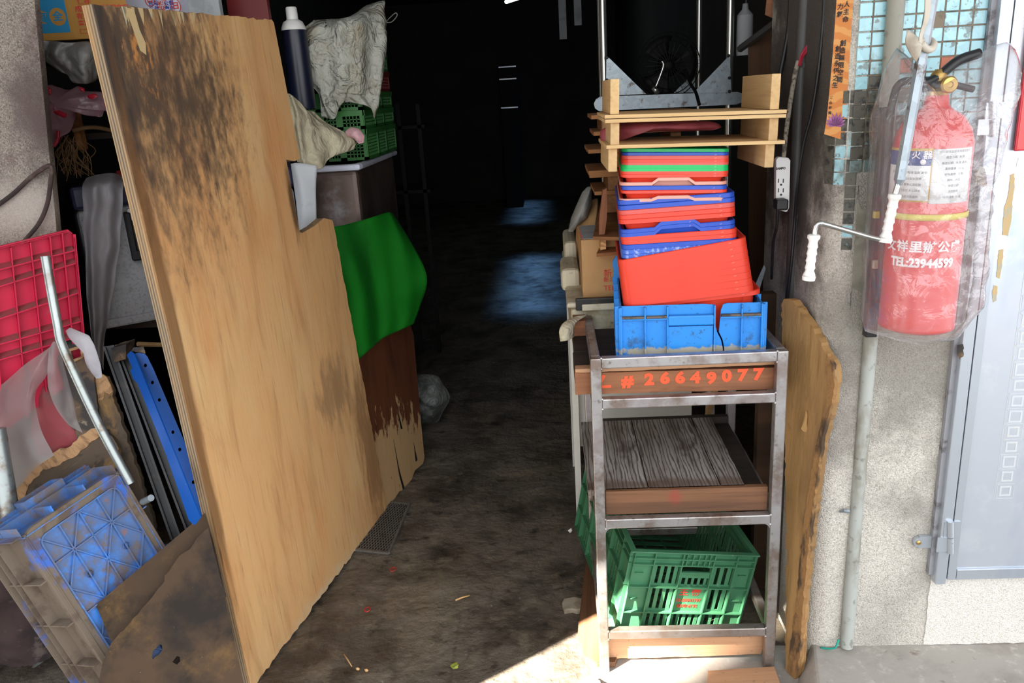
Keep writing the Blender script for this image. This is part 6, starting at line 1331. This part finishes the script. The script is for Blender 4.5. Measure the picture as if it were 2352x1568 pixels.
slab('collar', [(155, 802), (186, 793), (194, 815), (190, 822), (164, 834)], PL(IB.o + IB.n*.010, IB.n), .010, m_chewedge, ib, holes=[[(162, 806), (184, 800), (186, 818), (166, 826)]])
o = puff('plastic_bag', [(150, 760), (160, 752), (185, 762), (205, 770), (216, 790), (232, 840), (236, 868), (222, 870), (206, 850), (196, 810), (180, 785)], 1.96, .02, .02, m_film3, amp=.006, freq=18, seed=6, N=50, K=8); tag(o, 'clear crumpled plastic bag on the rusty iron bracket', 'bag')
VB = P3((195, 880, 2.05), (250, 870, 2.06), (300, 1150, 1.99))
vb = slab('rotten_board', jag([(192, 876), (205, 864), (225, 858), (245, 866), (256, 890), (262, 918), (300, 1030), (352, 1200), (372, 1300), (330, 1300), (262, 1180), (215, 1000)], .003, .01, seed=5), VB, .02, m_chew, xd=((200, 900), (330, 1250))); tag(vb, 'tall rotten board with a chewed top behind the bent pipe', 'board')
slab('chewed_top', jag([(192, 876), (205, 864), (225, 858), (245, 866), (256, 890), (258, 900), (250, 905), (240, 900), (236, 918), (224, 920), (226, 960), (216, 962), (202, 920)], .003, .008, seed=6), PL(VB.o + VB.n*.002, VB.n), .004, m_chewedge, vb)
CBP = P3((40, 1150, 1.90), (150, 1040, 1.97), (230, 1100, 1.95))
cbd = slab('chewed_board', jag([(70, 1235), (45, 1205), (33, 1165), (45, 1120), (62, 1085), (85, 1062), (118, 1052), (132, 1036), (165, 1025), (190, 1000), (220, 985), (245, 985), (262, 1010), (285, 1075), (290, 1100), (180, 1170)], .004, .010, seed=7), CBP, .022, m_chew, xd=((60, 1180), (240, 1040))); tag(cbd, 'thick chewed board lying on edge behind the muddy blue crate', 'board')
slab('chewed_rim', jag([(64, 1235), (43, 1205), (31, 1165), (43, 1118), (60, 1083), (84, 1060), (117, 1050), (131, 1034), (164, 1023), (189, 998), (219, 983), (240, 986), (245, 1000), (226, 1004), (205, 1018), (180, 1042), (150, 1058), (120, 1072), (92, 1084), (72, 1108), (58, 1140), (52, 1172), (62, 1205), (72, 1228)], .004, .008, seed=8), PL(CBP.o + CBP.n*.004, CBP.n), .02, m_chewedge, cbd)
def channel(name, label, top, bot, Yt, Yb, wpx, m, dep=.03):
    """a leaning steel channel between two measured points"""
    pl_ = P3((top[0], top[1], Yt), (top[0]+wpx, top[1], Yt+.01), (bot[0], bot[1], Yb))
    r = thing(name, label, 'steel channel', pl_.p((top[0]+bot[0])/2, (top[1]+bot[1])/2))
    slab('web', [top, (top[0]+wpx, top[1]-4), (bot[0]+wpx, bot[1]-4), bot], PL(pl_.o - pl_.n*dep, pl_.n), .003, m, r, xd=(top, bot))
    for dx in (0, wpx-5): slab('flange', [(top[0]+dx, top[1]), (top[0]+dx+5, top[1]-1), (bot[0]+dx+5, bot[1]-1), (bot[0]+dx, bot[1])], pl_, dep, m, r, xd=(top, bot))
    return r
channel('steel_channel', 'black steel channel right of the tall rotten board', (236, 796), (392, 1240), 2.10, 1.94, 26, m_blkm)
channel('steel_channel', 'second black steel channel beside the blue angle iron', (264, 792), (432, 1235), 2.13, 1.97, 26, m_blkm)
rp = slab('rust_block', jag([(255, 800), (290, 790), (288, 825), (262, 832)], .001, .01), PY(2.08), .05, m_rust); tag(rp, 'rusty socket on top of the black steel channels', 'socket')
BA = P3((292, 812, 2.08), (340, 808, 2.10), (430, 1200, 1.93))
ba = thing('angle_iron', 'bright blue painted angle iron with bolt holes leaning behind the plywood', 'angle iron', BA.p(380, 1000))
holes = [circ(334, 839, 3.6, 4.2), circ(350, 878, 3.6, 4.2), circ(366, 918, 3.6, 4.2), circ(397, 992, 3.6, 4.2), circ(413, 1032, 3.6, 4.2), circ(444, 1107, 3.6, 4.2), circ(460, 1146, 3.6, 4.2)]
slab('web', [(307, 812), (318, 810), (332, 812), (338, 818), (352, 846), (452, 1080), (474, 1160), (470, 1200), (458, 1185)], BA, .004, m_bluem, ba, xd=((320, 812), (460, 1150)), holes=holes)
slab('flange', [(291, 815), (300, 806), (308, 812), (460, 1186), (446, 1205), (434, 1195), (380, 1040), (316, 880), (306, 870), (299, 850), (304, 846)], PL(BA.o - BA.n*.004, (BA.n + V((-.9, 0, 0))).normalized()), .004, m_bluem, ba, xd=((300, 812), (440, 1180)))
slab('rusty_end', jag([(301, 806), (306, 798), (330, 796), (334, 812)], .001, .006), BA, .004, m_rust, ba)
o = MB().tube([W(328, 1152, Y=1.86), W(347, 1143, Y=1.84)], .009, 14).build('pipe_stub', m_galv, smooth='auto'); tag(o, 'short grey pipe stub poking out beside the muddy blue crate', 'pipe')
o = MB().tube([W(316, 790, Y=2.45), W(392, 792, Y=2.55)], .008, 6).build('wood_lath', m_pal); tag(o, 'thin pale slat under the dusty white cooler', 'slat')

# ------------------------------------------------------------------ muddy blue crate lying on its side
cc = W(245, 1330, Y=1.70)
vd = (cc - CP).normalized()
best = None
for ia in range(-80, 81, 4):
    for ie in range(-60, 61, 4):
        a, el = math.radians(ia), math.radians(ie)
        n_ = V((math.sin(a)*math.cos(el), -math.cos(a)*math.cos(el), math.sin(el)))
        if n_.dot(vd) > -.35: continue
        q = cc - n_*.17 - CP; c_ = q.dot(FW); px_ = CX + F*q.dot(CR)/c_; py_ = CY - F*q.dot(CU)/c_
        err = (px_ - (245-84))**2 + (py_ - (1330+2))**2
        if best is None or err < best[0]: best = (err, n_)
nb_ = best[1]
MPl = PL(cc, nb_); Mb = frame(MPl.p(52, 1232), MPl.n, MPl.p(268, 1085) - MPl.p(52, 1232)); Ib = Mb.inverted()
b2_ = lambda x, y: V((Ib @ MPl.p(x, y)).to_2d())
wx = b2_(272, 1082).x; hy_ = .50
mc = thing('plastic_crate', 'muddy blue crate lying on its side at the lower left', 'crate', cc)
def rr2(x0, x1, y0, y1, r, n=6):
    o_ = []
    for (cx_, cy_, a0) in ((x1-r, y1-r, 0), (x0+r, y1-r, .5), (x0+r, y0+r, 1), (x1-r, y0+r, 1.5)):
        for k in range(n+1): a = (a0 + .5*k/n)*math.pi; o_.append((cx_ + r*math.cos(a), cy_ + r*math.sin(a)))
    return o_
R_ = .035
MB().poly(rr2(0, wx, -hy_, 0, R_), .003, Matrix.Translation((0, 0, -.008))).build('base', m_bluedirt, mc, Mb)
rimm = MB()
o1, o2 = rr2(-.006, wx+.006, -hy_-.006, .006, R_+.006), rr2(.024, wx-.024, -hy_+.024, -.024, R_-.012)
rimm.poly(o1, .014, Matrix.Translation((0, 0, -.002)), holes=[o2]); rimm.build('base_edge', m_bluemud, mc, Mb, bevel=.004)
bd2 = MB(); o3 = rr2(.021, wx-.021, -hy_+.021, -.021, R_-.010); bd2.poly(o2, .012, Matrix.Translation((0, 0, .002)), holes=[rr2(.027, wx-.027, -hy_+.027, -.027, R_-.015)]); bd2.build('base_bead', m_bluedirt, mc, Mb)
rb2 = MB(); nx_, ny_ = 4, 6; ix0, ix1, iy0, iy1 = .026, wx-.026, -hy_+.026, -.026
def brib(a, b):
    a, b = V(a), V(b); d = (b-a).normalized(); n_ = V((-d.y, d.x))*.0016
    rb2.poly([tuple(a+n_), tuple(a-n_), tuple(b-n_), tuple(b+n_)], .008, Matrix.Translation((0, 0, -.001)))
sx_, sy_ = (ix1-ix0)/4, (iy1-iy0)/6
for i in range(5):
    for (p0_, p1_) in (((ix0, iy0 + sy_*(2*i-4)), (ix0 + 4*sx_, iy0 + sy_*(2*i))), ((ix0, iy0 + sy_*(2*i)), (ix0 + 4*sx_, iy0 + sy_*(2*i-4)))):
        a = V(p0_); b = V(p1_); d = b - a
        t0, t1 = 0, 1
        for lim, s in ((iy0, 1), (iy1, -1)):
            if abs(d.y) > 1e-6:
                t = (lim - a.y)/d.y
                if (d.y*s) > 0: t0 = max(t0, t)
                else: t1 = min(t1, t)
        if t1 - t0 > .05: brib(tuple(a + d*t0), tuple(a + d*t1))
for i in range(1, 4): brib((ix0 + sx_*i, iy0), (ix0 + sx_*i, iy1))
for i in range(1, 6, 2): brib((ix0, iy0 + sy_*i), (ix1, iy0 + sy_*i))
rb2.build('base_ribs', m_bluedirt, mc, Mb)
for (i, k) in ((1, 4), (3, 4), (2, 2)): 
    MB().tube([V((ix0+sx_*i, iy0+sy_*k, -.008)), V((ix0+sx_*i, iy0+sy_*k, .001))], .009, 12, cap=False).build('boss', m_bluedirt, mc, Mb)
def msx(side):
    D = .17; mb = MB()
    if side == 'left': Mw = Matrix(((0, 0, -1, .004), (-1, 0, 0, 0), (0, 1, 0, -D), (0, 0, 0, 1))); L_ = hy_
    elif side == 'right': Mw = Matrix(((0, 0, 1, wx-.004), (1, 0, 0, 0), (0, 1, 0, -D), (0, 0, 0, 1))) @ Matrix.Translation((0, 0, 0)); Mw = Matrix(((0, 0, 1, wx-.004), (1, 0, 0, -hy_), (0, 1, 0, -D), (0, 0, 0, 1))); L_ = hy_
    elif side == 'top': Mw = Matrix(((1, 0, 0, 0), (0, 0, 1, -.004), (0, 1, 0, -D), (0, 0, 0, 1))); L_ = wx
    else: Mw = Matrix(((-1, 0, 0, wx), (0, 0, -1, -hy_+.004), (0, 1, 0, -D), (0, 0, 0, 1))); L_ = wx
    mb.box(0, L_, 0, D, -.003, 0, Mw)
    n = 4 if L_ > .35 else 3
    for k in range(n+1): 
        u = L_*k/n; mb.box(max(0, u-.0018), min(L_, u+.0018), 0, D-.01, 0, .026, Mw)
    for v in (.004, .04, .075): mb.box(0, L_, v-.002, v+.002, 0, .028, Mw)
    mb.box(-.02, L_+.02, -.004, .002, -.003, .030, Mw)
    return mb
for s in ('left', 'top', 'right', 'bottom'): msx(s).build('side_wall', m_bluemud if s in ('left', 'bottom') else m_bluedirt, mc, Mb)
hb_ = MB(); MT = Matrix(((1, 0, 0, 0), (0, 0, 1, -.004), (0, 1, 0, -.17), (0, 0, 0, 1)))
u0 = b2_(78, 1215).x + .06; hb_.box(u0, u0+.11, .0, .006, .02, .046, MT).box(u0, u0+.006, .0, .05, .02, .046, MT).box(u0+.104, u0+.11, .0, .05, .02, .046, MT).box(u0, u0+.11, .05, .056, .02, .046, MT); hb_.build('grip', m_bluedirt, mc, Mb)
o = puff('dark_sack', [(-80, 1230), (20, 1250), (60, 1330), (110, 1440), (130, 1540), (120, 1600), (-80, 1600)], 2.04, .06, .06, m_dksack, amp=.03, freq=9, seed=14, N=50); tag(o, 'dark stained sack on the ground at the lower left corner', 'sack')
# dark sheets in front
D1 = P3((220, 1388, 1.655), (470, 1180, 1.82), (262, 1478, 1.61))
o = slab('dark_sheet', [(218, 1389), (240, 1372), (470, 1178), (488, 1235), (520, 1370), (400, 1420), (262, 1478), (252, 1466), (226, 1402)], D1, .003, m_sheetdk, xd=((240, 1372), (470, 1178))); tag(o, 'smaller oily dark sheet resting on the muddy blue crate', 'sheet')
D2 = P3((236, 1530, 1.55), (415, 1270, 1.725), (560, 1568, 1.64))
o = slab('dark_sheet', jag([(222, 1590), (236, 1520), (256, 1476), (300, 1428), (350, 1370), (378, 1334), (378, 1322), (388, 1312), (412, 1276), (435, 1262), (452, 1236), (478, 1212), (500, 1300), (530, 1430), (560, 1568), (574, 1640), (222, 1640)], .0015, .012, seed=9, edges=[2, 3, 4, 7, 8, 9, 10]), D2, .004, m_sheetdk, xd=((236, 1520), (452, 1236)),
         holes=[[(348, 1508), (352, 1494), (366, 1480), (372, 1480), (373, 1492), (366, 1502), (356, 1508), (352, 1514)], [(396, 1520), (406, 1506), (413, 1508), (414, 1518), (406, 1526)]]); tag(o, 'large oily dark sheet with torn holes leaning at the lower left', 'sheet')
o = MB().tube([W(60, 1568, Y=1.95), W(95, 1520, Y=2.02)], .016, 12).build('floor_pipe', m_rustpipe, smooth='auto'); tag(o, 'short pipe lying on the ground behind the muddy blue crate', 'pipe')

# ------------------------------------------------------------------ deep in the shop
o = thing('metal_rack', 'faint steel rack standing in the dark beyond the green cloth', 'rack', W(950, 500, Y=5))
for x in (928, 973):
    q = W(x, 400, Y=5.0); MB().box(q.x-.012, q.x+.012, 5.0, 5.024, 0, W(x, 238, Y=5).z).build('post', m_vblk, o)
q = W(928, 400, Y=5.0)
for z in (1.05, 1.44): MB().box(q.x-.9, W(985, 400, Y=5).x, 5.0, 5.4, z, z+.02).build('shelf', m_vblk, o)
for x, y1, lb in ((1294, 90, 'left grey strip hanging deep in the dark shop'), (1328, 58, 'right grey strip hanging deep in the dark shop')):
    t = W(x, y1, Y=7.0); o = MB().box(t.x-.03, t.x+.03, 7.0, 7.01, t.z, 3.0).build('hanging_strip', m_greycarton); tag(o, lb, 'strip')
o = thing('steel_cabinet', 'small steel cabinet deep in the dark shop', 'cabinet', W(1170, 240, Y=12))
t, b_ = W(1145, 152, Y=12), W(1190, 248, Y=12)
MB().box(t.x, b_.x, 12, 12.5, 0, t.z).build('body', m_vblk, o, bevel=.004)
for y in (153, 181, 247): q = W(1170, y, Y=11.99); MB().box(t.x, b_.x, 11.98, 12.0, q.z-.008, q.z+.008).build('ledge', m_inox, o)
lamp = thing('fluorescent_lamp', 'lit fluorescent lamp at the top of the dark doorway', 'lamp', W(1180, 0, Y=9))
a_, b_ = W(1163, 4, Y=8.6), W(1215, -12, Y=9.6)
MB().tube([a_, b_], .018, 12).build('tube', m_glow, lamp, smooth='auto')
MB().tube([a_ + V((0, 0, .05)), b_ + V((0, 0, .05))], .03, 6).build('fixture', m_white, lamp)
MB().tube([(a_+b_)/2 + V((0, 0, .05)), V(((a_+b_)/2).to_2d().to_3d()) + V((0, 0, 3.0))], .004, 6).build('wire', m_blk, lamp)

# ------------------------------------------------------------------ street side, light
struct(stamp('wall_building_across', 0, 1, 0, 1, 0, 1, m_facade))
bo = bpy.data.objects['wall_building_across']
D_ = 34.0; s2 = V((SD.x, SD.y, 0)).normalized(); nL = V((-s2.y, s2.x, 0))
# its left edge hides part of the sun: edge line runs through the penumbra centre
cen = V((.235, 1.95, 0)) + s2*D_
nperp = nL if nL.dot(V((1, -1, 0))) > 0 else -nL
bo.matrix_basis = frame(cen, V((0, 0, 1)), nperp) @ Matrix.Diagonal((14, 6, 44, 1)); 
sun = bpy.data.lights.new('sun', 'SUN'); sun.energy = SUN_E; sun.color = (1, .93, .82); sun.angle = math.radians(.53)
so = bpy.data.objects.new('sun', sun); COL.objects.link(so); so.matrix_basis = SD.to_track_quat('Z', 'Y').to_matrix().to_4x4()
# daylight falling through a roof light over the back of the shop
for (x, y, e_, sz, nm) in ((-.20, 7.0, ROOF_E, .5, 'roof_light'), (-.35, 11.5, ROOF_E*.5, .5, 'roof_light_far')):
    al = bpy.data.lights.new(nm, 'AREA'); al.energy = e_; al.color = (.16, .42, 1); al.shape = 'RECTANGLE'; al.size = .16; al.size_y = 2.2; al.spread = math.radians(14)
    ao = bpy.data.objects.new(nm, al); COL.objects.link(ao); ao.location = (x, y, 2.98)
w = bpy.data.worlds.new('sky'); SC.world = w; w.use_nodes = True; nt = w.node_tree
bg = nt.nodes['Background']; tcw = nt.nodes.new('ShaderNodeTexCoord'); sx = nt.nodes.new('ShaderNodeSeparateXYZ'); nt.links.new(tcw.outputs['Generated'], sx.inputs[0])
rmp = nt.nodes.new('ShaderNodeValToRGB'); nt.links.new(sx.outputs['Z'], rmp.inputs[0])
rmp.color_ramp.elements[0].color = (.96, .98, 1, 1); rmp.color_ramp.elements[1].color = (.82, .91, 1, 1)
nt.links.new(rmp.outputs[0], bg.inputs['Color']); bg.inputs['Strength'].default_value = SKY_E
vs_ = SC.view_settings; vs_.view_transform = 'Standard'; vs_.look = 'None'; vs_.gamma = 1; vs_.use_curve_mapping = False; vs_.exposure = EXPO
SC.cycles.max_bounces = 7; SC.cycles.transparent_max_bounces = 12; SC.cycles.diffuse_bounces = 4; SC.cycles.glossy_bounces = 4; SC.cycles.caustics_reflective = False; SC.cycles.caustics_refractive = False
SC.cycles.sample_clamp_indirect = 4
